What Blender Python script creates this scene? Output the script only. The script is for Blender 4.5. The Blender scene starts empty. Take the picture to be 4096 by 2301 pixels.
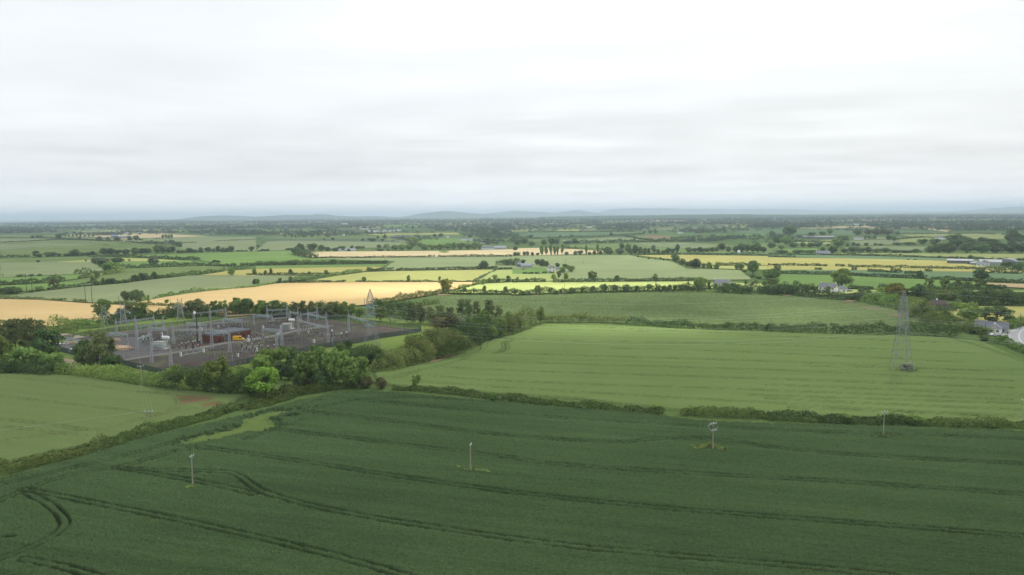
import bpy, math, random
import numpy as np
from mathutils import Matrix, Vector
RNG = np.random.default_rng(7); random.seed(7)
SC = bpy.context.scene; COL = SC.collection
R = math.radians
# ------------------------------------------------------------------ camera
F, CX, CY, CH = 2958.0, 2048.0, 1150.5, 70.0       # focal length in photo pixels, centre, height in metres
PITCH = math.atan((CY - 858.0) / F); ROLL = R(-0.55)
CM = Matrix.Rotation(math.pi/2 - PITCH, 3, 'X') @ Matrix.Rotation(ROLL, 3, 'Z')
CMN = np.array(CM)
cam = bpy.data.cameras.new("camera"); camo = bpy.data.objects.new("camera", cam); COL.objects.link(camo)
cam.sensor_width = 36; cam.lens = F/4096*36; cam.clip_start = 1; cam.clip_end = 400000
camo.matrix_world = Matrix.Translation((0, 0, CH)) @ CM.to_4x4(); SC.camera = camo
CROP = {'A': (0, 780, 2.5156), 'B': (1024, 780, 2.5156), 'C': (2048, 780, 2.5156), 'D': (3072, 780, 2.5156),
        'E': (0, 1200, 2.5117), 'G': (1024, 1200, 2.5117), 'H': (2048, 1200, 2.5117), 'I': (3072, 1100, 2.5117),
        'S': (200, 1100, 3.215), 'T': (900, 1100, 3.215), 'X': (0, 0, 0.62891), 'O': (0, 0, 1.0)}
def gp(uv, z=0.0):
    """survey point: ray through a photo pixel onto the ground plane"""
    uv = np.atleast_2d(np.asarray(uv, float))
    d = np.stack([(uv[:, 0]-CX)/F, -(uv[:, 1]-CY)/F, -np.ones(len(uv))], 1) @ CMN.T
    t = (z-CH)/np.minimum(d[:, 2], -1e-4)
    return np.stack([d[:, 0]*t, d[:, 1]*t], 1)
def pts(s):
    """'A 10,20 30,40 B 1,2' -> photo pixels"""
    out = []; c = CROP['O']
    for w in s.split():
        if w.isalpha(): c = CROP[w]; continue
        x, y = w.split(','); out.append((c[0]+float(x)/c[2], c[1]+float(y)/c[2]))
    return np.array(out)
def wp(s): return gp(pts(s))
# ------------------------------------------------------------------ tagging
def tag(o, label=None, cat=None, group=None, kind=None):
    if label: o['label'] = label
    if cat: o['category'] = cat
    if group: o['group'] = group
    if kind: o['kind'] = kind
    return o
def empty(name, loc, rz=0.0):
    o = bpy.data.objects.new(name, None); COL.objects.link(o); o.empty_display_size = .5
    o.location = loc; o.rotation_euler = (0, 0, rz); return o
def link(name, me, parent=None):
    o = bpy.data.objects.new(name, me); COL.objects.link(o)
    if parent: o.parent = parent
    return o
def quadmesh(name, V, nq, mats, mi=None, smooth=False, Q=None):
    me = bpy.data.meshes.new(name); V = np.asarray(V, np.float32)
    if Q is None: Q = np.arange(nq*4, dtype=np.int32).reshape(-1, 4)
    n = len(Q)
    me.vertices.add(len(V)); me.vertices.foreach_set('co', V.ravel())
    me.loops.add(n*4); me.loops.foreach_set('vertex_index', Q.astype(np.int32).ravel())
    me.polygons.add(n); me.polygons.foreach_set('loop_start', np.arange(n, dtype=np.int32)*4)
    try: me.polygons.foreach_set('loop_total', np.full(n, 4, np.int32))
    except Exception: pass
    for m in mats: me.materials.append(m)
    if mi is not None: me.polygons.foreach_set('material_index', np.asarray(mi, np.int32))
    if smooth: me.polygons.foreach_set('use_smooth', np.ones(n, bool))
    me.update(calc_edges=True); me.validate(); return me
class MB:
    """collects boxes, bars, cylinders into one mesh"""
    def __init__(s): s.v = []; s.f = []; s.m = []
    def add(s, vs, fs, m=0):
        b = len(s.v); s.v += [tuple(v) for v in vs]; s.f += [tuple(i+b for i in f) for f in fs]; s.m += [m]*len(fs); return s
    def box(s, c, d, m=0, rz=0.0):
        cx, cy, cz = c; x, y, z = d[0]/2, d[1]/2, d[2]/2; ca, sa = math.cos(rz), math.sin(rz)
        vs = [(cx+a*x*ca-b*y*sa, cy+a*x*sa+b*y*ca, cz+e*z) for e in (-1, 1) for a, b in ((-1, -1), (1, -1), (1, 1), (-1, 1))]
        return s.add(vs, [(3, 2, 1, 0), (4, 5, 6, 7), (0, 1, 5, 4), (1, 2, 6, 5), (2, 3, 7, 6), (3, 0, 4, 7)], m)
    def cyl(s, p, q, r, r2=None, n=6, m=0, cap=True):
        p, q = Vector(p), Vector(q); r2 = r if r2 is None else r2
        d = (q-p).normalized(); a = d.orthogonal().normalized(); b = d.cross(a)
        vs = [p+(a*math.cos(t)+b*math.sin(t))*r for t in [2*math.pi*i/n for i in range(n)]]
        vs += [q+(a*math.cos(t)+b*math.sin(t))*r2 for t in [2*math.pi*i/n for i in range(n)]]
        fs = [(i, (i+1) % n, n+(i+1) % n, n+i) for i in range(n)]
        if cap: fs += [tuple(range(n))[::-1], tuple(range(n, 2*n))]
        return s.add(vs, fs, m)
    def bar(s, p, q, r, m=0): return s.cyl(p, q, r, n=4, m=m, cap=False)
    def ribbed(s, p, q, r, m=0, k=6, n=8):
        """a stack of insulator sheds"""
        p, q = Vector(p), Vector(q)
        for i in range(k):
            a = p.lerp(q, i/k); b = p.lerp(q, (i+.55)/k); c = p.lerp(q, (i+1)/k)
            s.cyl(a, b, r, r*.75, n, m); s.cyl(b, c, r*.6, r*.6, n, m)
        return s
    def prism(s, prof, y0, y1, m=0):
        n = len(prof); vs = [(x, y0, z) for x, z in prof]+[(x, y1, z) for x, z in prof]
        fs = [(i, (i+1) % n, n+(i+1) % n, n+i) for i in range(n)]+[tuple(range(n))[::-1], tuple(range(n, 2*n))]
        return s.add(vs, fs, m)
    def build(s, name, mats, parent=None, smooth=False):
        me = bpy.data.meshes.new(name); me.from_pydata(s.v, [], s.f)
        mats = mats if isinstance(mats, (list, tuple)) else [mats]
        for x in mats: me.materials.append(x)
        me.polygons.foreach_set('material_index', np.array(s.m, np.int32))
        if smooth: me.polygons.foreach_set('use_smooth', np.ones(len(s.f), bool))
        me.update(); return link(name, me, parent)
# ------------------------------------------------------------------ materials
def nt(name):
    m = bpy.data.materials.new(name); m.use_nodes = True; t = m.node_tree; t.nodes.clear()
    return m, t, t.nodes, t.links
def N(t, typ, **kw):
    n = t.nodes.new(typ)
    for k, v in kw.items():
        if k.startswith('i_'): n.inputs[int(k[2:]) if k[2:].isdigit() else k[2:].replace('_', ' ')].default_value = v
        else: setattr(n, k, v)
    return n
def noise(t, vec, scale, detail=3, rough=.55):
    n = N(t, 'ShaderNodeTexNoise'); n.inputs['Scale'].default_value = scale; n.inputs['Detail'].default_value = detail
    n.inputs['Roughness'].default_value = rough; t.links.new(vec, n.inputs['Vector']); return n.outputs['Fac']
def mixc(t, f, a, b, mode='MIX'):
    n = N(t, 'ShaderNodeMix', data_type='RGBA', blend_type=mode)
    for k, v in ((0, f), (6, a), (7, b)):
        if hasattr(v, 'is_linked'): t.links.new(v, n.inputs[k])
        elif k == 0: n.inputs[k].default_value = v
        else: n.inputs[k].default_value = (*v, 1)
    return n.outputs[2]
def ramp(t, f, a, b):
    n = N(t, 'ShaderNodeMapRange'); n.inputs[1].default_value = a; n.inputs[2].default_value = b; t.links.new(f, n.inputs[0]); return n.outputs[0]
def math_(t, op, a, b=0.0):
    n = N(t, 'ShaderNodeMath', operation=op)
    for k, v in ((0, a), (1, b)):
        if hasattr(v, 'is_linked'): t.links.new(v, n.inputs[k])
        else: n.inputs[k].default_value = v
    return n.outputs[0]
def lerp(a, b, f): return tuple(x+(y-x)*f for x, y in zip(a, b))
def mul(a, f): return tuple(min(x*f, .9) for x in a)
def surf(name, col, rough=.8, var=.15, scale=1.5, metal=0.0, coord='Object', spec=.3, col2=None, thr=(.3, .7)):
    m, t, ns, ls = nt(name); tc = N(t, 'ShaderNodeTexCoord')
    f = ramp(t, noise(t, tc.outputs[coord], scale, 4), *thr)
    c = mixc(t, f, mul(col, 1-var), col2 or mul(col, 1+var))
    b = N(t, 'ShaderNodeBsdfPrincipled'); b.inputs['Roughness'].default_value = rough; b.inputs['Metallic'].default_value = metal
    b.inputs['Specular IOR Level'].default_value = spec
    ls.new(c, b.inputs['Base Color']); o = N(t, 'ShaderNodeOutputMaterial'); ls.new(b.outputs[0], o.inputs[0]); return m
def field_mat(name, c, c2=None, ang=0.0, streak=.5, fine=.35, big=.5, soil=None, fscale=.9, patch=None):
    """crop or pasture: drill streaks along ang, broad patches, plant-size grain"""
    m, t, ns, ls = nt(name); g = N(t, 'ShaderNodeNewGeometry')
    c2 = c2 or mul(c, .7)
    mp = N(t, 'ShaderNodeMapping'); mp.inputs['Rotation'].default_value = (0, 0, -ang); ls.new(g.outputs['Position'], mp.inputs['Vector'])
    mp2 = N(t, 'ShaderNodeMapping'); mp2.inputs['Scale'].default_value = (.006, .16, 1); ls.new(mp.outputs[0], mp2.inputs['Vector'])
    mp3 = N(t, 'ShaderNodeMapping'); mp3.inputs['Scale'].default_value = (.04, 1.1, 1); ls.new(mp.outputs[0], mp3.inputs['Vector'])
    st = ramp(t, noise(t, mp2.outputs[0], 1.0, 4, .65), .33, .67)
    st2 = ramp(t, noise(t, mp3.outputs[0], 1.0, 3, .6), .33, .67)
    bg = ramp(t, noise(t, g.outputs['Position'], .012, 4), .35, .65)
    fi = ramp(t, noise(t, g.outputs['Position'], fscale, 3, .7), .3, .7)
    w = streak*.6+streak*.4+fine+big
    s = math_(t, 'ADD', math_(t, 'ADD', math_(t, 'MULTIPLY', st, streak*.6/w), math_(t, 'MULTIPLY', bg, big/w)),
              math_(t, 'ADD', math_(t, 'MULTIPLY', fi, fine/w), math_(t, 'MULTIPLY', st2, streak*.4/w)))
    col = mixc(t, s, c2, mul(c, 1.15))
    if patch:
        pf = ramp(t, noise(t, g.outputs['Position'], .03, 5, .7), .56, .7); col = mixc(t, math_(t, 'MULTIPLY', pf, .7), col, patch)
    if soil:
        a = N(t, 'ShaderNodeAttribute'); a.attribute_name = 'soil'; col = mixc(t, a.outputs['Fac'], col, soil)
    d = N(t, 'ShaderNodeBsdfDiffuse'); ls.new(col, d.inputs[0])
    o = N(t, 'ShaderNodeOutputMaterial'); ls.new(d.outputs[0], o.inputs[0]); return m
def leaf_mat(name, c, c2, trans=.2, scale=.5):
    m, t, ns, ls = nt(name); g = N(t, 'ShaderNodeNewGeometry'); oi = N(t, 'ShaderNodeObjectInfo')
    f = ramp(t, noise(t, g.outputs['Position'], scale, 3, .7), .3, .7)
    col = mixc(t, f, mul(c2, .8), mul(c, 1.15))  # natural leaf variation, plus lit and shaded clump contrast painted into the colour
    hs = N(t, 'ShaderNodeHueSaturation'); ls.new(col, hs.inputs['Color'])
    ls.new(math_(t, 'ADD', math_(t, 'MULTIPLY', oi.outputs['Random'], .03), .485), hs.inputs['Hue'])
    r2 = math_(t, 'FRACT', math_(t, 'MULTIPLY', oi.outputs['Random'], 7.13))
    ls.new(math_(t, 'ADD', math_(t, 'MULTIPLY', r2, .5), .75), hs.inputs['Value'])
    d = N(t, 'ShaderNodeBsdfDiffuse'); tr = N(t, 'ShaderNodeBsdfTranslucent'); mx = N(t, 'ShaderNodeMixShader'); mx.inputs[0].default_value = trans
    ls.new(hs.outputs[0], d.inputs[0]); ls.new(hs.outputs[0], tr.inputs[0]); ls.new(d.outputs[0], mx.inputs[1]); ls.new(tr.outputs[0], mx.inputs[2])
    o = N(t, 'ShaderNodeOutputMaterial'); ls.new(mx.outputs[0], o.inputs[0]); return m
L = {'h': leaf_mat('leaf_hedge_shaded', (.115, .17, .06), (.062, .1, .038)), 'm': leaf_mat('leaf_mid', (.255, .36, .1), (.15, .24, .065)), 'd': leaf_mat('leaf_dark', (.155, .225, .085), (.095, .155, .06)),  # hedge leaf is a darker copy: shade of backlit hedges put into its colour
     'b': leaf_mat('leaf_bright', (.3, .45, .08), (.2, .33, .06)), 'g': leaf_mat('leaf_grey', (.21, .27, .15), (.14, .19, .1)),
     'p': leaf_mat('needles', (.22, .26, .105), (.14, .18, .07)), 'y': leaf_mat('leaf_yellow', (.3, .3, .06), (.16, .2, .05)),
     'r': leaf_mat('leaf_brown', (.2, .19, .09), (.13, .135, .065)), 'o': leaf_mat('leaf_olive', (.23, .28, .085), (.14, .19, .06)),
     'w': leaf_mat('leaf_blossom', (.5, .5, .36), (.09, .14, .05), scale=1.2), 'f': leaf_mat('leaf_far', (.1, .135, .078), (.065, .095, .058), scale=.05),
     'u': leaf_mat('scrub', (.15, .205, .06), (.08, .125, .04), scale=.7)}
BARK = surf('bark', (.1, .085, .065), .95, .3, 3)
STEEL = surf('galvanised_steel', (.36, .375, .39), .6, .15, 1, metal=0)
STEELD = surf('weathered_steel', (.2, .2, .205), .7, .2, 1, metal=0)
CONC = surf('concrete', (.4, .39, .37), .9, .12, 1)
TEAL = surf('glass_insulator', (.25, .5, .47), .25, .1, 2)
STEELM = surf('dull_steel', (.25, .26, .275), .65, .2, 1); BROWN = surf('brown_porcelain', (.05, .02, .017), .45, .2, 2)
WHITE = surf('white_paint', (.75, .76, .75), .5, .06, 1)
PALE = surf('pale_grey_paint', (.55, .58, .57), .5, .08, 1)
WOOD = surf('pole_wood', (.33, .3, .25), .9, .2, 2)
WOODD = surf('creosoted_wood', (.075, .06, .05), .9, .2, 2)
WIRE = surf('aluminium_wire', (.42, .45, .43), .5, .05, 1, metal=.3)
GLASS = surf('window_glass', (.05, .06, .075), .08, .1, 1)
SLATE = surf('slate_roof', (.17, .18, .2), .7, .18, 1.2)
TILE = surf('brown_tile_roof', (.11, .085, .075), .85, .2, 1.5)
FELT = surf('dark_flat_roof', (.075, .085, .1), .7, .12, .3)
TIN = surf('sheet_metal_roof', (.22, .24, .26), .6, .1, .5)
TIND = surf('dark_sheeting', (.13, .14, .15), .6, .15, .6)
REND = surf('white_render', (.82, .81, .77), .9, .06, .5)
GREYR = surf('grey_render', (.36, .35, .33), .9, .08, .5)
BLACK = surf('black_rubber', (.025, .025, .028), .7, .2, 2)
RED = surf('red_plastic', (.6, .09, .05), .5, .1, 2); ORANGE = surf('orange_plastic', (.75, .2, .04), .5, .1, 2); BLUE = surf('blue_tarpaulin', (.05, .14, .36), .6, .1, 1)
YEL = surf('yellow_paint', (.75, .42, .02), .35, .08, .6); TIMB = surf('cut_timber', (.55, .42, .27), .85, .2, 2)
# ------------------------------------------------------------------ foliage
def frames(nv):
    up = np.where(np.abs(nv[:, 2:3]) > .9, np.array([[1., 0, 0]]), np.array([[0, 0, 1.]]))
    a = np.cross(nv, up); a /= np.linalg.norm(a, axis=1, keepdims=True)+1e-9
    return a, np.cross(nv, a)
def leafquads(P, nv, size, rng):
    n = len(P); nv = nv+rng.normal(0, .45, (n, 3)); nv /= np.linalg.norm(nv, axis=1, keepdims=True)+1e-9
    a, b = frames(nv); th = rng.uniform(0, 6.283, (n, 1))
    a, b = a*np.cos(th)+b*np.sin(th), b*np.cos(th)-a*np.sin(th)
    s = np.asarray(size).reshape(-1, 1)*rng.uniform(.6, 1.3, (n, 1)); k = rng.uniform(.5, .95, (n, 1))
    o = nv*s*rng.uniform(-.3, .3, (n, 1))
    V = np.stack([P-a*s*.55, P-b*s*k*.5+o, P+a*s*.55, P+b*s*k*.5-o*.5], 1)
    return V.reshape(-1, 3)
def crown_mesh(name, seed, kind, nl=2600):
    """leaf clumps on many small lobes; full width 1, full height 1"""
    rng = np.random.default_rng(seed)
    K = {'round': 30, 'tall': 26, 'bush': 22, 'pine': 46, 'sparse': 24, 'willow': 34, 'lean': 22}[kind]
    C, Rr = [], []
    for i in range(K):
        th = rng.uniform(0, 6.283); u = rng.uniform(-1, 1); q = rng.uniform(.35, 1)**.5
        s = math.sqrt(max(0, 1-u*u))
        d = np.array([math.cos(th)*s, math.sin(th)*s, u])
        if kind == 'round': c = np.array([0, 0, .5])+d*q*np.array([.37, .37, .41])*(1-.12*max(-u, 0)); c[2] = max(c[2], .17); r = rng.uniform(.12, .185)
        elif kind == 'tall': c = np.array([0, 0, .53])+d*q*np.array([.3, .3, .4])*(1-.3*max(u, 0)); r = rng.uniform(.09, .17)
        elif kind == 'bush': c = np.array([0, 0, .42])+d*q*np.array([.36, .36, .38]); c[2] = max(c[2], .12); r = rng.uniform(.13, .2)
        elif kind == 'pine':
            z = rng.uniform(.1, .93); w = .42*(1.1-z)**.5*rng.uniform(.3, 1)
            c = np.array([math.cos(th)*w, math.sin(th)*w, z]); r = rng.uniform(.1, .16)
        elif kind == 'sparse': c = np.array([0, 0, .5])+d*q*np.array([.38, .38, .4]); r = rng.uniform(.09, .15)
        elif kind == 'willow':
            c = np.array([0, 0, .5])+d*q*np.array([.38, .38, .42]); c[2] = max(c[2], .1); r = rng.uniform(.1, .15)
        else: c = np.array([.12*u, 0, .55])+d*q*np.array([.34, .3, .36]); r = rng.uniform(.08, .14)
        C.append(c); Rr.append(r)
    C = np.array(C); Rr = np.array(Rr); pr = Rr**2/np.sum(Rr**2)
    k = rng.choice(K, nl, p=pr); d = rng.normal(0, 1, (nl, 3)); d /= np.linalg.norm(d, axis=1, keepdims=True)
    d[:, 2] = np.where(rng.uniform(size=nl) < .6, np.abs(d[:, 2]), d[:, 2])
    fl = np.array([1, 1, {'pine': .7, 'round': .92, 'sparse': .75}.get(kind, 1.0)])
    P = C[k]+d*fl*Rr[k, None]*rng.uniform(.55, 1.12, (nl, 1))
    P[:, 2] = np.clip(P[:, 2], .015, 1.02)
    out = P-np.array([0, 0, .45]); out /= np.linalg.norm(out, axis=1, keepdims=True)
    V = leafquads(P, d*.7+out*.5, {'pine': .06, 'sparse': .06}.get(kind, .072)*(2600/nl)**.35, rng)
    return quadmesh(name, V, nl, [L['m']])
def trunk_mesh(name, seed, kind):
    rng = random.Random(seed); b = MB()
    top = {'bush': .4, 'pine': .85}.get(kind, .62); r = {'bush': .02, 'pine': .022, 'tall': .028, 'willow': .03}.get(kind, .032)
    p = Vector((0, 0, -.03)); n = 5
    spine = [p]
    for i in range(1, n+1): spine.append(Vector((rng.uniform(-.02, .02), rng.uniform(-.02, .02), top*i/n)))
    for i in range(n): b.cyl(spine[i], spine[i+1], r*(1.15-i/n*.8), r*(1.15-(i+1)/n*.8), 6)
    for i in range(7):
        z = rng.uniform(.2, top); t = rng.uniform(0, 6.28); l = rng.uniform(.15, .33)
        q = Vector((math.cos(t)*l, math.sin(t)*l, z+rng.uniform(.08, .25))); m = Vector((0, 0, z)).lerp(q, .5)+Vector((0, 0, -.03))
        b.cyl((0, 0, z), m, r*.4, r*.25, 5); b.cyl(m, q, r*.25, r*.1, 5)
    me = bpy.data.meshes.new(name); me.from_pydata(b.v, [], b.f); me.materials.append(BARK); me.update(); return me
PROTO = {}
for k_, n_ in (('round', 4), ('tall', 3), ('bush', 4), ('pine', 3), ('sparse', 3), ('willow', 2), ('lean', 1)):
    PROTO[k_] = []
    for i_ in range(n_):
        cm_ = crown_mesh('crown', 100+hash(len(k_)*31+i_*7+ord(k_[0])) % 9999, k_, 3800); tm_ = trunk_mesh('trunk', i_*5+len(k_), k_)
        PROTO[k_].append((cm_, tm_))
def joined(pr):
    c, t = pr; nv, nq = len(c.vertices), len(c.polygons)
    me = bpy.data.meshes.new('tree')
    vc = np.empty(nv*3, np.float32); c.vertices.foreach_get('co', vc); vt = [tuple(v.co) for v in t.vertices]
    fs = [tuple(p.vertices) for p in c.polygons]+[tuple(i+nv for i in p.vertices) for p in t.polygons]
    me.from_pydata(list(map(tuple, vc.reshape(-1, 3)))+vt, [], fs); me.materials.append(L['m']); me.materials.append(BARK)
    me.polygons.foreach_set('material_index', np.array([0]*nq+[1]*(len(fs)-nq), np.int32)); me.update(); return me
JOIN = {k: [joined(p) for p in v] for k, v in PROTO.items()}
KIND = {'R': 'round', 'T': 'tall', 'B': 'bush', 'P': 'pine', 'S': 'sparse', 'W': 'willow', 'L': 'lean'}
NAME = {'round': 'tree', 'tall': 'poplar_tree', 'bush': 'bush', 'pine': 'pine_tree', 'sparse': 'open_crowned_tree', 'willow': 'broadleaf_tree', 'lean': 'wind_bent_tree'}
NOUN = {'round': 'round-crowned tree', 'tall': 'narrow upright tree', 'bush': 'bush', 'pine': 'pine tree', 'sparse': 'thin-crowned tree', 'willow': 'dense spreading tree', 'lean': 'wind-bent tree'}
COLW = {'m': 'green', 'd': 'dark green', 'b': 'bright green', 'g': 'grey-green', 'p': 'brown-green', 'y': 'yellow-green', 'r': 'brownish', 'o': 'olive', 'w': 'blossoming', 'f': 'dark', 'u': 'olive'}
ORD = 'first second third fourth fifth sixth seventh eighth ninth tenth eleventh twelfth thirteenth fourteenth fifteenth sixteenth seventeenth eighteenth nineteenth twentieth'.split()
def ordw(i):
    if i < 20: return ORD[i]
    t, u = divmod(i+1, 10); T = {2: 'twenty', 3: 'thirty', 4: 'forty', 5: 'fifty'}[t]
    return {2: 'twentieth', 3: 'thirtieth', 4: 'fortieth', 5: 'fiftieth'}[t] if u == 0 else T+'-'+ORD[u-1]
TREES = []
def plant(u, v, w, h, kind, colr, label, group):
    """u,v photo pixel of the foot; w,h crown size in photo pixels"""
    g = gp([(u, v)])[0]; dep = math.hypot(*g); k = 1.0/F*dep
    W, Hh = w*k*1.12, h*k*1.08
    pr = random.randrange(len(PROTO[kind])); rz = random.uniform(0, 6.28) if kind != 'lean' else .3
    if h > 36:
        o = empty(NAME[kind], (g[0], g[1], 0), rz); o.scale = (W, W, Hh)
        c = link('crown', PROTO[kind][pr][0], o); link('trunk', PROTO[kind][pr][1], o)
    else:
        o = link(NAME[kind], JOIN[kind][pr]); c = o; o.location = (g[0], g[1], 0); o.rotation_euler = (0, 0, rz); o.scale = (W, W, Hh)
    c.material_slots[0].link = 'OBJECT'; c.material_slots[0].material = L[colr]
    tag(o, label, 'bush' if kind == 'bush' else 'tree', group); TREES.append((g[0], g[1], W)); return o
def row(crop, place, group, data, dk='Rm'):
    """data: 'x y w h [kind+colour]|...' in the crop's own pixels"""
    c = CROP[crop]; it = []
    for s in data.split('|'):
        q = s.split(); k = q[4] if len(q) > 4 else dk
        it.append((c[0]+float(q[0])/c[2], c[1]+float(q[1])/c[2], float(q[2])/c[2], float(q[3])/c[2], KIND[k[0]], k[1]))
    it.sort(); cnt = {}; tot = {}
    for a in it:
        key = (a[4], a[5]); tot[key] = tot.get(key, 0)+1
    for a in it:
        key = (a[4], a[5]); i = cnt.get(key, 0); cnt[key] = i+1
        nm = COLW[a[5]]+' '+NOUN[a[4]]
        lab = f'{nm} {place}' if tot[key] == 1 else f'{ordw(i)} {nm} from left {place}'
        if len(lab.split()) > 16: lab = lab.replace(' from left', '')
        plant(*a, lab, group)
def hedge(s, h, w, colr, label, rough=.35, gap=0.0, lump=5.0, name='hedge', dens=1.0, cat='hedge', group='field hedges', smin=.42, kind=None, flowers=0.0):
    P = wp(s) if isinstance(s, str) else np.asarray(s)
    seg = np.linalg.norm(np.diff(P, axis=0), axis=1); cum = np.concatenate([[0], np.cumsum(seg)]); Ln = cum[-1]
    D = np.linalg.norm(P.mean(0)); sz = max(smin, D*.00115)
    rng = np.random.default_rng(int(Ln*10)+int(D)); n = int(np.clip(Ln*(2*h+w)/(sz*sz)*1.7*dens, 150, 60000))
    t = rng.uniform(0, Ln, n); ph = rng.uniform(0, 100, 6)
    def nz(x, p): return (np.sin(x/p+ph[0])+np.sin(x/p*2.17+ph[1])*.7+np.sin(x/p*4.3+ph[2])*.45+np.sin(x/p*.37+ph[3])*.8)/2.2
    if gap > 0:
        t = t[nz(t+500, lump*4) > -1+gap*2]; n = len(t)
    x = np.interp(t, cum, P[:, 0]); y = np.interp(t, cum, P[:, 1])
    dx = np.gradient(P[:, 0]); dy = np.gradient(P[:, 1]); tx = np.interp(t, cum, dx); ty = np.interp(t, cum, dy); l = np.hypot(tx, ty)+1e-9
    px, py = -ty/l, tx/l
    hh = h*np.clip(1+rough*nz(t, lump)+rough*.4*nz(t+77, lump*.28), .35, 2.2); ww = w/2*np.clip(1+rough*.8*nz(t+31, lump*.8), .4, 2)
    off = nz(t+211, lump*3)*rough*w*.5
    th = rng.uniform(0.02, math.pi-.02, n); rr = rng.uniform(.75, 1.08, n)
    cx = np.sign(np.cos(th))*np.abs(np.cos(th))**.7*ww*rr; cz = np.sin(th)**.75*hh*rr
    Q = np.stack([x+px*(cx+off), y+py*(cx+off), np.maximum(cz, .05)], 1)
    nv = np.stack([px*np.cos(th), py*np.cos(th), np.sin(th)+.25], 1)
    V = leafquads(Q, nv, np.full(n, sz*1.15), rng)
    mi = (rng.uniform(size=n) < flowers).astype(int)
    o = link(name, quadmesh(name, V, n, [L[colr], L['w']], mi)); tag(o, label, cat, group, kind); return o
# ------------------------------------------------------------------ ground, fields
def pip(x, y, poly):
    ins = np.zeros(x.shape, bool); n = len(poly)
    for i in range(n):
        x1, y1 = poly[i]; x2, y2 = poly[(i+1) % n]
        if y1 == y2: continue
        c = ((y1 > y) != (y2 > y)) & (x < (x2-x1)*(y-y1)/(y2-y1)+x1); ins ^= c
    return ins
ZL = [0.03]
def flat(name, s, mat, z=None):
    P = wp(s) if isinstance(s, str) else s
    if z is None: ZL[0] += .012; z = ZL[0]
    # wobble the outline a little so borders are not ruler straight
    from mathutils.geometry import tessellate_polygon
    Q = []
    for i in range(len(P)):
        a, b = P[i], P[(i+1) % len(P)]; n = max(1, int(np.linalg.norm(b-a)/25)) if np.linalg.norm(a) < 3500 else 1
        n = min(n, 30)
        for k in range(n):
            q = a+(b-a)*k/n
            if k: q = q+RNG.normal(0, .7, 2)
            Q.append(Vector((q[0], q[1], z)))
    me = bpy.data.meshes.new(name); fs = tessellate_polygon([Q])
    me.from_pydata([tuple(q) for q in Q], [], [tuple(f) for f in fs]); me.materials.append(mat); me.update()
    if len(me.polygons) and me.polygons[0].normal.z < 0: me.flip_normals()
    return tag(link(name, me), kind='structure')
def segdist(X, Y, line):
    d = np.full(X.shape, 1e9)
    for (x1, y1), (x2, y2) in zip(line[:-1], line[1:]):
        dx, dy = x2-x1, y2-y1; l2 = dx*dx+dy*dy
        if l2 < 1e-9: continue
        t = np.clip(((X-x1)*dx+(Y-y1)*dy)/l2, 0, 1); d = np.minimum(d, np.hypot(X-x1-t*dx, Y-y1-t*dy))
    return d
def smoothline(P, k=3):
    for _ in range(k):
        Q = [P[0]]
        for a, b in zip(P[:-1], P[1:]): Q += [a*.75+b*.25, a*.25+b*.75]
        Q.append(P[-1]); P = np.array(Q)
    return P
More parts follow.
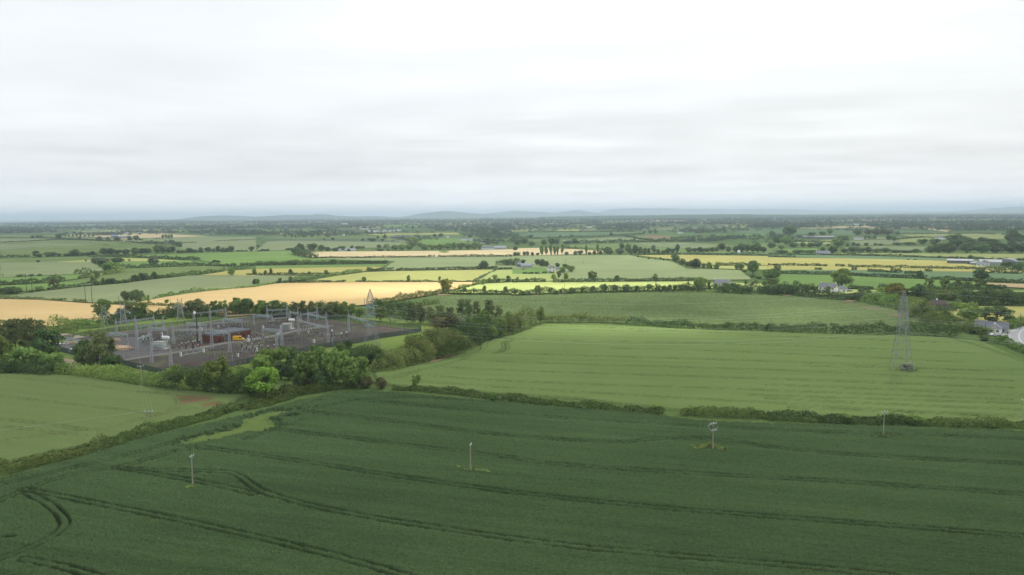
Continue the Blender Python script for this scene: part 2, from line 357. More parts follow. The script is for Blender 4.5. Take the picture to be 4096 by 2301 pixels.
def canopy(name, poly, mat, du, dv, hgt, amp, lines=(), gauge=.9, gw=.33, gdep=.6, rowamp=0.0, rowang=0.0, rowper=1.0, bare=(), z0=.0, clump=.0, fade=None, gs=.75, cut=None):
    """a standing crop as a height field; wheel tracks are real grooves, bare places lie on the soil"""
    pp = pts(poly); x0, y0 = np.maximum(pp.min(0), -600); x1, y1 = np.minimum(pp.max(0), [4700, 2480])
    us = np.arange(x0, x1, du)
    # rows of vertices: denser where the ground is far
    vs = [y0]
    while vs[-1] < y1: vs.append(vs[-1]+dv*(1+.5*(vs[-1]-y0)/max(1, y1-y0)))
    vs = np.array(vs); U, Vv = np.meshgrid(us, vs)
    U = U+RNG.uniform(-.3, .3, U.shape)*du; Vv = Vv+RNG.uniform(-.3, .3, U.shape)*dv
    g = gp(np.stack([U.ravel(), Vv.ravel()], 1)); X, Y = g[:, 0], g[:, 1]
    wpoly = gp(pp); ins = pip(X, Y, wpoly)
    if cut: ins &= ~((np.sin(X*.21+2*np.sin(Y*.13))+np.sin(Y*.27+1.5*np.sin(X*.11))+RNG.normal(0, .5, X.shape) > -.35) & pip(X+3*np.sin(Y*.23)+RNG.normal(0, 2.2, X.shape), Y+1.5*np.sin(X*.3)+RNG.normal(0, 1.8, X.shape), wp(cut)))
    z = np.full(X.shape, hgt); soil = np.zeros(X.shape)
    z += RNG.uniform(-1, 1, X.shape)*amp
    if clump: z += clump*(np.sin(X*.9+np.sin(Y*.7)*2)*np.sin(Y*1.1+np.sin(X*.6)*2))
    if rowamp: z += rowamp*np.sin((X*math.sin(rowang)+Y*math.cos(rowang))*2*math.pi/rowper)
    for ln in lines:
        W = smoothline(gp(ln)); W = W[np.linalg.norm(W, axis=1) < 900]
        lo, hi = W.min(0)-6, W.max(0)+6; sel = np.where((X > lo[0]) & (X < hi[0]) & (Y > lo[1]) & (Y < hi[1]))[0]
        if not len(sel): continue
        d = segdist(X[sel], Y[sel], W); d = np.abs(d-gauge)+.12*np.sin(X[sel]*.31)+.1*np.sin(X[sel]*1.7+Y[sel])
        k = np.exp(-np.clip(d, 0, 9)**2/gw**2/1.2); z[sel] -= gdep*k; soil[sel] = np.maximum(soil[sel], k*gs)
    for (bx, by, rx, ry) in bare:
        c = gp([(bx, by)])[0]; sx = rx*np.linalg.norm(c)/F; sy = abs(gp([(bx, by-ry)])[0][1]-c[1])
        q = ((X-c[0])/sx)**2+((Y-c[1])/sy)**2+.5*np.sin(X*.45+Y*.2)*np.sin(Y*.3+1); k = 1/(1+np.exp((q-1)*5))
        z -= (hgt-.08)*k; soil = np.maximum(soil, k)
    idx = np.arange(X.size).reshape(U.shape); ii = ins.reshape(U.shape)
    q = ii[:-1, :-1] & ii[1:, :-1] & ii[:-1, 1:] & ii[1:, 1:]
    cnt = np.zeros(U.shape, int)
    for a_, b_ in ((0, 0), (0, 1), (1, 0), (1, 1)): cnt[a_:a_+q.shape[0], b_:b_+q.shape[1]] += q
    ed = (cnt.ravel() < 4); z[ed] = .03-z0
    Q = np.stack([idx[1:, :-1][q], idx[1:, 1:][q], idx[:-1, 1:][q], idx[:-1, :-1][q]], 1)
    used = np.unique(Q); mp = np.full(X.size, -1); mp[used] = np.arange(len(used))
    me = quadmesh(name, np.stack([X, Y, np.maximum(z, .04)+z0], 1)[used], 0, [mat], smooth=False, Q=mp[Q])
    a = me.attributes.new('soil', 'FLOAT', 'POINT'); a.data.foreach_set('value', soil[used].astype(np.float32))
    return tag(link(name, me), kind='structure')
# ------------------------------------------------------------------ light, sky, clouds, haze
SUN_EL, SUN_AZ = R(42), R(32)                        # azimuth to the right of the view direction
S = np.array([math.sin(SUN_AZ)*math.cos(SUN_EL), math.cos(SUN_AZ)*math.cos(SUN_EL), math.sin(SUN_EL)])
sl = bpy.data.lights.new('sun', 'SUN'); sl.energy = 2.0; sl.angle = R(1.2); sl.color = (1, .93, .8)
so = bpy.data.objects.new('sun', sl); COL.objects.link(so); so.rotation_euler = Vector(-S).to_track_quat('-Z', 'Y').to_euler()
W = bpy.data.worlds.new("World"); SC.world = W; W.use_nodes = True; t = W.node_tree; t.nodes.clear()
sky = N(t, 'ShaderNodeTexSky', sky_type='NISHITA'); sky.sun_disc = False; sky.sun_elevation = SUN_EL; sky.sun_rotation = SUN_AZ
sky.air_density = 1.5; sky.dust_density = 3
tc = N(t, 'ShaderNodeTexCoord')
c = mixc(t, .86, sky.outputs[0], (14.5, 14.8, 15.1))
bg = N(t, 'ShaderNodeBackground'); bg.inputs[1].default_value = .1; t.links.new(c, bg.inputs[0])
t.links.new(bg.outputs[0], N(t, 'ShaderNodeOutputWorld').inputs[0])
# high cloud deck: a slab whose gaps let the sun through onto the lit fields
CZ = 470.0
ax = np.concatenate([-np.geomspace(160000, 1700, 26), np.arange(-1600, 3001, 45), np.geomspace(3100, 160000, 26)])
ay = np.concatenate([-np.geomspace(160000, 700, 24), np.arange(-600, 4001, 45), np.geomspace(4100, 160000, 26)])
X, Y = np.meshgrid(ax, ay)
def gap(u, v, ru, rv, s, tilt=0.0):
    c = gp([(u, v)])[0]; e = gp([(u+ru, v+tilt)])[0]-c; f1 = gp([(u, v-rv)])[0]-gp([(u, v+rv)])[0]
    rx = max(np.linalg.norm(e), 10); ry = max(np.linalg.norm(f1)/2, 10); a = e/rx; off = S[:2]/S[2]*(CZ+87)
    dx, dy = X-c[0]-off[0], Y-c[1]-off[1]; q = ((dx*a[0]+dy*a[1])/rx)**2+((-dx*a[1]+dy*a[0])/ry)**2
    return s/(1+np.exp((q**.5-1)*5))
GAPS = [(2200, 1152, 760, 24, 1.0), (1500, 1165, 420, 32, .5), (1800, 1100, 300, 16, .4), (2480, 1322, 520, 24, 1.5), (3230, 1258, 260, 34, .6),
        (1000, 1180, 500, 40, .2), (2050, 1240, 260, 30, .25), (1700, 1290, 330, 25, .3), (300, 1250, 500, 60, .14), (1600, 1010, 900, 12, .2), (3300, 1050, 900, 30, .08), (800, 1080, 700, 40, .08), (1100, 1040, 500, 18, .14)]
g = sum(gap(*q) for q in GAPS)
T = np.clip(.115+.3*g*1.6, .1, .95)
i0 = np.arange(X.size).reshape(X.shape)
Q = np.stack([i0[:-1, :-1], i0[:-1, 1:], i0[1:, 1:], i0[1:, :-1]], -1).reshape(-1, 4)
V1 = np.stack([X.ravel(), Y.ravel(), np.full(X.size, CZ+70.)], 1); V1[:, 2] -= 900*(np.hypot(V1[:, 0], V1[:, 1])/160000)**3; V2 = V1+np.array([0, 0, 35.])
def rim(a): return np.concatenate([a[0, :-1], a[:-1, -1], a[-1, :0:-1], a[:0:-1, 0]])
rm = rim(i0); rq = np.stack([rm, np.roll(rm, -1), np.roll(rm, -1)+X.size, rm+X.size], 1)
m, t, ns, ls = nt('cloud'); g_ = N(t, 'ShaderNodeNewGeometry'); at = N(t, 'ShaderNodeAttribute'); at.attribute_name = 'thin'
def cn(sx, sy, rot, det, lo, hi):
    mp = N(t, 'ShaderNodeMapping'); mp.inputs['Scale'].default_value = (sx, sy, 1e-4); mp.inputs['Rotation'].default_value = (0, 0, rot)
    ls.new(g_.outputs['Position'], mp.inputs['Vector']); return ramp(t, noise(t, mp.outputs[0], 1, det, .55), lo, hi)
n1 = cn(1/3600, 1/2300, .25, 6, .36, .64); n2 = cn(1/900, 1/620, .1, 6, .32, .68); n3 = cn(1/14000, 1/6000, -.1, 4, .35, .65)
sp = N(t, 'ShaderNodeSeparateXYZ'); ls.new(g_.outputs['Position'], sp.inputs[0])
yy = sp.outputs['Y']
bank = math_(t, 'MULTIPLY', ramp(t, yy, 2300, 4300), ramp(t, yy, 15000, 6500))
dn = math_(t, 'ADD', math_(t, 'ADD', math_(t, 'MULTIPLY', n1, .12), math_(t, 'MULTIPLY', n2, .16)), math_(t, 'MULTIPLY', n3, .07))
dn = math_(t, 'ADD', dn, math_(t, 'MULTIPLY', bank, .07))
dens = math_(t, 'ADD', math_(t, 'SUBTRACT', 1.045, dn), math_(t, 'MULTIPLY', ramp(t, yy, 9000, 26000), .13))
tt = math_(t, 'SQRT', math_(t, 'MINIMUM', math_(t, 'MULTIPLY', at.outputs['Fac'], dens), 1.0))
tint = N(t, 'ShaderNodeCombineColor'); ls.new(math_(t, 'MULTIPLY', tt, .992), tint.inputs[0]); ls.new(tt, tint.inputs[1]); ls.new(math_(t, 'MULTIPLY', tt, 1.004), tint.inputs[2])
tb = N(t, 'ShaderNodeBsdfTransparent'); ls.new(tint.outputs[0], tb.inputs[0]); ls.new(tb.outputs[0], N(t, 'ShaderNodeOutputMaterial').inputs[0])
me = quadmesh('clouds', np.concatenate([V1, V2]), 0, [m], Q=np.concatenate([Q, Q[:, ::-1]+X.size, rq]))
a = me.attributes.new('thin', 'FLOAT', 'POINT'); a.data.foreach_set('value', np.concatenate([T.ravel()]*2).astype(np.float32))
tag(link('clouds', me), 'grey-white layer of stratus cloud with brighter thin places', None, None, 'stuff')
# haze
hz = MB().box((0, 34000, 144.5), (84000, 72000, 291)).build('haze', [])
m, t, ns, ls = nt('haze'); pv = N(t, 'ShaderNodeVolumePrincipled'); pv.inputs['Color'].default_value = (.69, .815, 1, 1)
pv.inputs['Density'].default_value = 6.6e-5; pv.inputs['Anisotropy'].default_value = .25
ls.new(pv.outputs[0], N(t, 'ShaderNodeOutputMaterial').inputs['Volume']); hz.data.materials.append(m)
tag(hz, kind='stuff')
# ------------------------------------------------------------------ ground sheet with the far patchwork
m, t, ns, ls = nt('ground'); g_ = N(t, 'ShaderNodeNewGeometry')
mp = N(t, 'ShaderNodeMapping'); mp.inputs['Scale'].default_value = (1/420, 1/330, 1); mp.inputs['Rotation'].default_value = (0, 0, .35); ls.new(g_.outputs['Position'], mp.inputs['Vector'])
vo = N(t, 'ShaderNodeTexVoronoi', voronoi_dimensions='2D'); vo.inputs['Scale'].default_value = 1; ls.new(mp.outputs[0], vo.inputs['Vector'])
sc_ = N(t, 'ShaderNodeSeparateColor'); ls.new(vo.outputs['Color'], sc_.inputs[0])
cr = N(t, 'ShaderNodeValToRGB'); ls.new(sc_.outputs[0], cr.inputs[0]); cr.color_ramp.interpolation = 'CONSTANT'
for i, (p, q) in enumerate(((0, (.1, .16, .06)), (.25, (.085, .14, .06)), (.5, (.14, .19, .085)), (.68, (.11, .19, .07)), (.84, (.2, .2, .1)), (.93, (.38, .31, .17)))):
    e = cr.color_ramp.elements[i] if i < 2 else cr.color_ramp.elements.new(p); e.position = p; e.color = (*q, 1)
gn = ramp(t, noise(t, g_.outputs['Position'], .006, 6, .7), .3, .7)
cc = mixc(t, math_(t, 'MULTIPLY', gn, .5), cr.outputs[0], (.07, .11, .05))
gn2 = ramp(t, noise(t, g_.outputs['Position'], .5, 4, .7), .3, .7); near = mixc(t, gn2, (.12, .17, .055), (.07, .115, .04))
sp = N(t, 'ShaderNodeSeparateXYZ'); ls.new(g_.outputs['Position'], sp.inputs[0])
cc = mixc(t, ramp(t, sp.outputs['Y'], 1500, 2600), near, cc)
d = N(t, 'ShaderNodeBsdfDiffuse'); ls.new(cc, d.inputs[0]); ls.new(d.outputs[0], N(t, 'ShaderNodeOutputMaterial').inputs[0])
gx = np.linspace(-41000, 41000, 25); gy = np.concatenate([[-1900], np.linspace(0, 69000, 25)])
X, Y = np.meshgrid(gx, gy); i0 = np.arange(X.size).reshape(X.shape)
Q = np.stack([i0[:-1, :-1], i0[:-1, 1:], i0[1:, 1:], i0[1:, :-1]], -1).reshape(-1, 4)
tag(link('ground', quadmesh('ground', np.stack([X.ravel(), Y.ravel(), X.ravel()*0], 1), 0, [m], Q=Q)), kind='structure')
# ------------------------------------------------------------------ hills
HM = field_mat('hillside', (.07, .12, .055), (.035, .07, .035), 0, .1, .1, 1.2, fscale=.004)
def hill(s, dist, thick, seed):
    P = pts(s); rng = np.random.default_rng(seed)
    d = np.stack([(P[:, 0]-CX)/F, -(P[:, 1]-CY)/F, -np.ones(len(P))], 1) @ CMN.T
    xs = d[:, 0]/d[:, 1]*dist; zs = CH+d[:, 2]/d[:, 1]*dist
    gx = np.linspace(xs.min(), xs.max(), 220); pz = np.maximum(np.interp(gx, xs, zs), 0)
    ph = rng.uniform(0, 9, 5); pz = pz*(1+.03*np.sin(gx/310+ph[0])+.02*np.sin(gx/127+ph[1])+.012*np.sin(gx/53+ph[2]))
    ty = np.linspace(-1, 1, 25); X, Tt = np.meshgrid(gx, ty)
    bell = np.clip(1-np.abs(Tt)**1.7, 0, 1)*(1+.1*np.sin(X/900+Tt*4+ph[3]))
    bell /= bell.max(0, keepdims=True); Z = pz[None]*bell-2+rng.uniform(0, 6, X.shape)*bell
    Y = dist+Tt*thick; i0 = np.arange(X.size).reshape(X.shape)
    Q = np.stack([i0[:-1, :-1], i0[:-1, 1:], i0[1:, 1:], i0[1:, :-1]], -1).reshape(-1, 4)
    tag(link('hills', quadmesh('hills', np.stack([X.ravel(), Y.ravel(), Z.ravel()], 1), 0, [HM], smooth=True, Q=Q)), kind='structure')
hill('A -900,330 0,292 400,288 600,296', 15000, 2200, 1)
hill('A 350,300 700,284 1050,272 1450,268 1620,255 1900,258 2050,262 2576,268 B 600,276', 11500, 1900, 2)
hill('A 1750,262 2020,240 2130,215 2270,207 2420,212 2576,225 B 330,202 460,206 540,212 600,196 640,195 720,208 900,215 1000,219 1180,214 1280,218 1400,232 1500,240', 20000, 2600, 3)
hill('B 1450,240 1540,218 1700,185 1830,172 1920,164 1990,166 2120,180 2250,190 2400,200 2576,215 C 300,228', 22000, 2800, 4)
hill('B 2200,200 2350,185 2500,172 C 0,162 130,165 300,172 440,180 520,172 620,155 680,153 770,170 880,182 960,190 1100,200', 26000, 3000, 5)
hill('C 780,190 880,180 960,150 1050,140 1200,134 1500,134 1800,142 2100,140 2576,145 D 300,150 900,158 1500,165 2000,160', 33000, 4000, 6)
hill('D 1100,185 1700,180 2000,168 2250,150 2400,130 2576,116 3300,105 4000,150', 24000, 3000, 7)
hill('C 300,222 900,212 1300,207 1700,200 2100,196 2576,200 D 300,203 900,200 1500,196 2000,192 2576,194 3200,190', 10500, 1500, 8)
# ------------------------------------------------------------------ field materials
def rowang(s):
    a, b = wp(s); return math.atan2(b[1]-a[1], b[0]-a[0])
F_P = field_mat('pasture', (.15, .2, .075), (.11, .15, .057), .2, .25, .35, .8)
F_Q = field_mat('bright_pasture', (.15, .235, .07), (.12, .19, .06), .1, .3, .3, .6)
F_G = field_mat('grey_green_wheat', (.215, .25, .13), (.165, .2, .1), rowang('A 200,1000 1700,850'), .7, .3, .5)
F_L = field_mat('light_wheat', (.245, .29, .14), (.195, .235, .11), rowang('C 300,700 1500,700'), .5, .3, .6)
F_Y = field_mat('ripe_barley', (.5, .375, .19), (.4, .29, .13), rowang('B 200,1000 1700,960'), .9, .35, .5)
F_T = field_mat('pale_barley', (.5, .42, .25), (.4, .32, .18), rowang('B 600,600 2400,590'), .6, .3, .6)
F_Z = field_mat('yellowing_barley', (.36, .335, .115), (.29, .275, .095), rowang('C 1700,640 2500,650'), .8, .3, .6)
F_V = field_mat('yellow_green_barley', (.36, .365, .13), (.29, .305, .105), rowang('B 800,830 2000,820'), .8, .3, .6)
F_O = field_mat('olive_pasture', (.26, .285, .115), (.19, .225, .09), .1, .4, .3, .8)
F_B = field_mat('blue_green_crop', (.13, .195, .1), (.1, .158, .08), 0.0, .3, .3, .6)
F_K = field_mat('lime_meadow', (.32, .36, .13), (.26, .31, .11), rowang('C 100,930 1400,930'), .5, .25, .5)
F_D = field_mat('dull_pasture', (.2, .235, .125), (.15, .185, .095), .1, .5, .3, 1)
F_S = field_mat('bare_soil', (.24, .175, .115), (.18, .135, .085), .1, .4, .4, .6)
F_C = field_mat('dark_crop', (.1, .14, .085), (.075, .11, .065), .1, .5, .3, .6)
F_N = field_mat('rough_grass', (.17, .225, .055), (.1, .155, .045), .4, .2, .7, 1, fscale=.5, patch=(.24, .24, .09))
F_M = field_mat('margin_grass', (.125, .165, .05), (.07, .115, .038), .5, .3, .9, 1.3, fscale=.3, patch=(.09, .14, .04))
FIELDS = [
 # far
 ('C 940,265 1250,250 1500,248 1300,262 1020,275', F_D), ('C 1280,256 1760,245 1720,262 1400,266', F_T), ('D 700,253 900,241 880,256', F_Q), ('D 1000,262 1090,256 1080,272', F_T),
 ('C 1320,345 1800,325 2200,312 2180,355 1900,372', F_D), ('C 2110,305 2430,299 2400,335 2250,338', F_O), ('C 2190,355 2576,342 D 0,345 560,340 1000,330 970,372 850,402 300,392 0,385 C 2576,388 2250,385', F_B),
 ('D 600,322 1040,305 1000,329 700,332', F_T), ('D 1260,356 1900,378 2576,385 2576,395 1700,392 1350,388', F_B), ('D 1585,345 1640,334 1860,348 1800,372', F_T),
 ('D 1330,402 1690,390 2400,392 2430,442 2150,446 1660,420 1450,420', F_O), ('D 1320,447 1450,432 1600,430 1760,470 1500,482 1340,476', F_O), ('D 820,462 1200,452 1320,456 1390,488 1050,505 860,512', F_D),
 ('D 850,422 1600,430 1250,445 860,440', F_D), ('D 250,475 640,452 620,500 350,500', F_O), ('D 760,530 1100,516 1600,522 1640,562 1050,552 780,548', F_D), ('D 90,545 500,538 490,562 240,578 100,565', F_Q), ('D 0,480 160,490 180,510 0,520 C 2450,500', F_Q),
 ('B 1220,302 1440,288 1650,285 1710,322 1420,330 1260,320', F_Q), ('B 1900,290 2200,285 2330,295 2000,300', F_T), ('B 400,362 580,348 770,345 710,372 440,372', F_Q), ('B 0,350 340,345 380,362 0,370', F_P),
 ('B 1050,398 1500,388 2030,380 2050,400 1500,402 1300,412', F_V), ('B 900,415 1400,412 1500,445 1000,440', F_P), ('B 1290,448 1500,442 1510,480 1270,478', F_G),
 ('C 440,352 690,345 670,362 460,366', F_V), ('C 680,362 830,334 850,362', F_D), ('C 0,350 250,345 200,368 0,372', F_O),
 ('C 30,412 180,380 1250,373 1300,396 1000,416 500,434 30,447', F_B), ('C 1140,417 1500,400 1900,420 1600,437 1440,450 1280,432', F_P), ('C 1300,408 1400,405 1680,433 1440,442 1330,425', F_S),
 ('C 490,458 1000,428 1260,432 1330,460 700,475 540,475', F_G), ('C 160,450 400,442 380,470 220,475', F_P), ('C 2000,398 2576,392 D 90,420 60,440 C 2576,432 2060,428', F_Q), ('C 1600,440 1900,430 2120,442 2060,462 1760,462', F_P),
 ('C 530,512 1250,486 1700,478 2120,498 2260,518 2576,490 D 160,500 140,520 C 2576,590 1760,585 1200,580 700,552', F_P), ('C 1250,488 1700,482 2100,500 1900,540 1400,520', F_D),
 ('B 1640,447 1800,438 2080,440 2260,462 2250,485 1950,505 1620,522 1620,480', F_Q),
 ('B 130,460 200,440 1250,446 1500,478 900,474 300,466', F_C), ('B 20,440 200,420 560,415 1150,418 1160,440 300,444', F_P),
 ('B 110,470 250,462 900,470 1500,482 1520,520 1100,536 500,548 0,568', F_G),
 ('A 630,407 960,396 1400,390 1760,400 2120,416 1750,428 1400,437 1280,442 900,422', F_T), ('A 0,402 600,406 1000,430 980,456 600,442 440,433 0,437', F_P), ('A 700,372 1200,352 1800,350 1860,372 1200,380', F_O), ('A 1650,365 1870,352 1900,372', F_Q),
 ('A 0,440 560,443 590,450 0,482', F_D), ('A 0,484 600,452 1100,470 1420,492 1800,520 1920,548 1200,604 0,642', F_P),
 ('A 0,500 500,490 1000,500 300,530 0,560', F_D), ('A 1180,472 1430,488 1660,492 1790,515 1850,548 2576,570 B 0,565 0,425 A 2120,420 1760,428 1500,440', F_G),
 ('A 0,645 1000,620 2576,575 B 370,563 350,610 560,642 1100,640 0,690 A 2330,722 2000,652 1120,637 880,632 0,692', F_Q), ('A 0,650 900,630 1250,640 550,690 0,695', F_P),
 ('A 540,680 870,660 1230,650 1240,640 1520,645 1830,665 1230,674 800,678', F_V),
 ('A 0,690 600,682 900,675 1060,760 930,790 750,802 300,817 0,838', F_G), ('A 1130,692 1240,676 1900,666 2340,716 2050,712 1690,724 1200,744', F_Q),
 ('A 0,840 300,825 740,807 950,795 1050,790 1070,805 900,832 600,872 0,905', F_Q), ('A 1050,812 1230,747 2050,720 2330,728 2330,762 1930,812 1640,834 1480,855 1260,885 1100,890 640,885', F_P),
 ('A 0,920 350,905 650,882 1000,895 830,925 490,960 300,970 0,1000', F_Q),
 ('B 460,608 560,577 1200,570 1800,568 2576,551 C 0,541 280,536 620,548 940,572 900,590 600,602 280,612 0,612 B 2576,620 1300,632 580,635', F_T),
 ('B 1830,580 1850,570 1890,565 1930,570 1950,580 1900,587', F_P),
 ('B 560,648 1300,636 2576,625 C 0,618 600,612 1180,610 1300,637 1600,672 1750,747 2300,762 2410,858 1850,862 850,872 400,872 470,800 B 2576,745 1240,768 1290,740 1400,672', F_L),
 ('B 0,745 0,720 1330,700 1290,724', F_Q), ('A 2010,814 2310,768 2576,752 B 0,748 1100,727 1285,728 1140,766 870,803 700,812 0,810 A 2576,818', F_Z),
 ('A 0,1040 460,972 850,930 1250,897 1500,862 1900,817 2576,818 B 0,815 640,820 760,815 370,872 180,892 0,925 A 2576,935 2000,988 1500,1060 1360,1090 1140,1098 860,1090 300,1058 0,1052', F_G),
 ('B 430,884 830,818 1110,782 1400,772 2430,757 2210,870 1850,880 900,884', F_V),
 ('E -200,-15 0,0 380,8 860,42 1500,78 1800,105 1790,132 1000,218 510,278 0,281 -200,290', F_Y),
 ('A 1360,1092 1650,1038 2060,978 2576,933 B 0,928 250,895 900,887 1850,884 2270,884 2010,952 1870,990 1640,1035 1200,1105 E 2300,180 2000,130 1500,75', F_Y),
 ('C 1250,612 1700,607 2576,620 D 0,632 1000,647 1840,670 2110,722 2576,758 2576,785 0,752 C 2576,712 2050,712 1750,692 1600,652', F_Z),
 ('C 1700,700 2010,720 2576,718 D 0,752 2576,790 2576,800 1000,770 0,760 C 2300,755 2040,745', F_V),
 ('C 1650,594 2576,592 D 0,602 800,615 1400,630 1900,645 2576,668 2576,685 1840,668 760,643 0,626 C 2576,610 1700,605', F_B),
 ('D 640,598 900,590 2576,597 2576,655 1500,627 800,608', F_O),
 ('D 110,762 900,765 2576,795 2576,832 1100,800 640,808 120,797', F_B), ('D 120,802 650,814 1000,832 1500,852 1900,872 2200,890 2000,935 1600,950 1100,955 800,945 380,950 100,905', F_Q),
 ('D 960,785 1350,797 2576,825 2576,885 1950,862 1600,848 1000,828', F_B), ('D 2180,892 2576,905 2576,945 2190,925', field_mat('stubble', (.42, .33, .19), (.33, .25, .14), .1, .4, .3, .6)),
 ('D 350,975 800,960 1200,968 1600,958 2576,975 2576,1030 1600,995 1050,1030 700,1010', F_K),
 ('B 2210,880 2300,830 2430,762 2576,758 C 0,755 200,745 440,780 480,865 340,876 0,878 B 2576,884', F_K), ('C 0,752 200,735 330,745 430,795 300,805 0,802', F_Q),
 ('B 2260,905 2576,888 C 0,892 380,882 1850,874 1850,922 1960,900 2250,890 2200,940 1440,967 700,982 600,987 0,1012 B 2576,1002 1900,996 2130,940', F_K),
 ('C 2050,885 2400,900 2576,905 D 300,975 420,1000 C 2576,985 2300,960', F_K),
 ('I 1640,385 2100,330 2572,325 2750,330 2750,470 2300,540 2000,470', F_Z), ('I 1700,380 1900,385 1900,430 1760,420', F_V),
]
for s, mt in FIELDS: flat('field', s, mt)
# a tilled strip's wheel tracks in the far wheat and the pale scrapes in the crops
for s in ('B 1800,985 1850,1005 1990,1010 1840,1022', 'C 190,1020 270,1018 250,1030', 'D 130,1012 245,1018 200,1030', 'D 740,1080 800,1068 900,1072 830,1088'): flat('field', s, F_S, z=.75)
# ------------------------------------------------------------------ near crops
F_BEAN = field_mat('bean_crop', (.077, .121, .05), (.024, .045, .018), rowang('X 1000,1205 2300,1335'), 1.5, 1.1, .6, soil=(.02, .024, .011), fscale=1.2)
F_WH = field_mat('mid_wheat', (.14, .195, .068), (.098, .142, .046), rowang('H 0,640 2572,710'), .8, .4, .5, soil=(.05, .08, .025), fscale=1.1)
F_WL = field_mat('green_wheat', (.132, .177, .067), (.092, .132, .045), rowang('E 0,980 1000,1100'), .7, .8, .4, soil=(.17, .12, .065), fscale=1.2)
F_PO = field_mat('potato_crop', (.155, .205, .085), (.05, .078, .028), rowang('H 400,100 2500,150'), .5, 1.3, .6, soil=(.19, .15, .1), fscale=.4)
BEAN = [pts('X '+s) for s in (
 '60,1238 100,1246 250,1276 500,1326 800,1396 960,1440 1040,1465', '290,1183 400,1191 550,1192 600,1200 640,1236 720,1266 900,1306 1200,1352 1500,1392 2000,1432 2250,1460',
 '500,1130 750,1166 1000,1206 1300,1249 1650,1286 2000,1313 2300,1336 2620,1362', '690,1086 900,1111 1180,1146 1280,1156 1360,1173 1700,1196 2000,1213 2300,1231 2620,1256',
 '780,1041 1000,1066 1240,1101 1560,1121 1620,1113 1740,1106 1850,1116 1950,1136 2200,1156 2620,1176', '900,1011 1200,1041 1500,1063 1900,1086 2300,1101 2620,1112',
 '70,1248 130,1280 160,1310 165,1330 130,1362 60,1392 -40,1430', '60,1416 150,1432 260,1465', '-20,1276 60,1240 160,1205 300,1182 420,1150 540,1105 700,1058 840,1020 960,1003 1200,1012 1700,1045',
 '0,1226 200,1180 330,1150 470,1108 640,1062 800,1012', '300,1184 520,1222 640,1250', '620,1110 760,1062')]
canopy('field', 'X -60,1225 60,1192 140,1170 220,1150 352,1108 480,1078 560,1060 640,1040 700,1024 760,1008 830,996 900,988 1000,990 1100,1000 1300,1018 1600,1042 1760,1062 2000,1072 2300,1080 2640,1092 2640,1500 -60,1500', F_BEAN, 4.0, 1.6, .95, .24,
       BEAN, 1.0, .27, .88, bare=[(1165, 1668, 24, 5), (30, 2160, 26, 5), (960, 1730, 50, 5)], clump=.05, cut='O 720,1800 850,1738 1000,1690 1100,1652 1190,1638 1140,1664 1040,1712 930,1748 800,1798')
WH = [pts('H '+s) for s in ('-700,520 0,552 2572,628 5000,740', '-500,610 0,640 2572,712 5000,830', '-800,680 0,727 2572,812 5000,900', '-900,770 0,842 2572,922 5000,1020', '-1000,830 0,905 2572,1052 5000,1200',
      '-300,385 0,405 2572,458 4600,545', '550,312 1380,330', '200,275 700,272 2572,375 4300,440 5000,470', '1000,500 2572,540 4500,640', '2400,975 5144,1060', '2572,1010 5144,1130', '2572,870 5144,975', '3000,1200 5144,1290', '2800,1100 5144,1190')]
WH += [pts('G '+s) for s in ('1380,775 1900,665 2100,600 2310,500 2290,440 2350,415', '1300,790 1420,800 1600,740', '2400,550 2510,500 2470,440 2572,410', '2430,545 2540,500 2500,440 2572,420')]
WH += [pts('I '+s) for s in ('1850,650 2000,690 2200,750 2480,850 2620,900', '380,930 1050,945 1250,945', '1490,950 1800,975 2572,965')]
canopy('field', 'G 1180,742 1420,700 1700,655 2050,590 2240,510 2250,440 2400,390 2572,335 H 60,300 370,252 700,258 1200,275 1900,302 2572,322 I 300,588 600,597 1300,607 1850,640 2200,690 2500,830 2700,900 2700,1520 H 2572,1160 1700,1125 1200,1075 700,1010 0,965 G 2400,955 1900,905 1340,868 1210,830', F_WH, 4.5, 1.8, .8, .05,
       WH, 1.0, .3, .45)
LW = [pts('E '+s) for s in ('-60,795 380,822 1000,892 1400,947 1700,967 1800,1022 1785,1085 1600,1162 1000,1332 830,1325 500,1270 -60,1215', '-60,975 500,1042 1000,1102 1400,1142 1540,1185', '1400,945 1800,975 1890,1010 1870,1075 1700,1130', '-40,1440 830,1330', '0,1290 840,1390', '1530,1190 2100,1080 2300,1060')]
canopy('field', 'E -120,752 400,748 800,775 1500,882 2000,925 2560,960 2400,1010 2330,1090 2000,1175 1650,1275 1350,1365 1000,1440 X 250,1118 140,1140 30,1165 -60,1190', F_WL, 4.0, 1.7, .8, .08,
       LW, .9, .28, .6, gs=.2, bare=[(790, 1604, 55, 12), (845, 1622, 40, 8), (735, 1592, 36, 6)])
canopy('field', 'B 2576,1012 2000,1012 1840,1010 1640,1045 1200,1115 G 1350,230 2100,140 2400,220 H 60,200 340,170 900,190 1300,225 1850,260 2572,300 I 300,560 600,560 1000,570 1600,585 1920,600 1780,500 1560,420 1300,350 940,280 D 750,1068 430,1032 0,1012 C 2576,1002 1960,985 1440,982 700,995 0,1018', F_PO, 3.2, 1.4, .5, .4,
       [pts('I 740,270 1000,330 1250,400 1380,440 1700,470'), pts('I 1000,285 1310,372 1550,450 1800,545')], .5, .5, .35, bare=[(3595, 1262, 40, 4), (3480, 1233, 30, 3)])
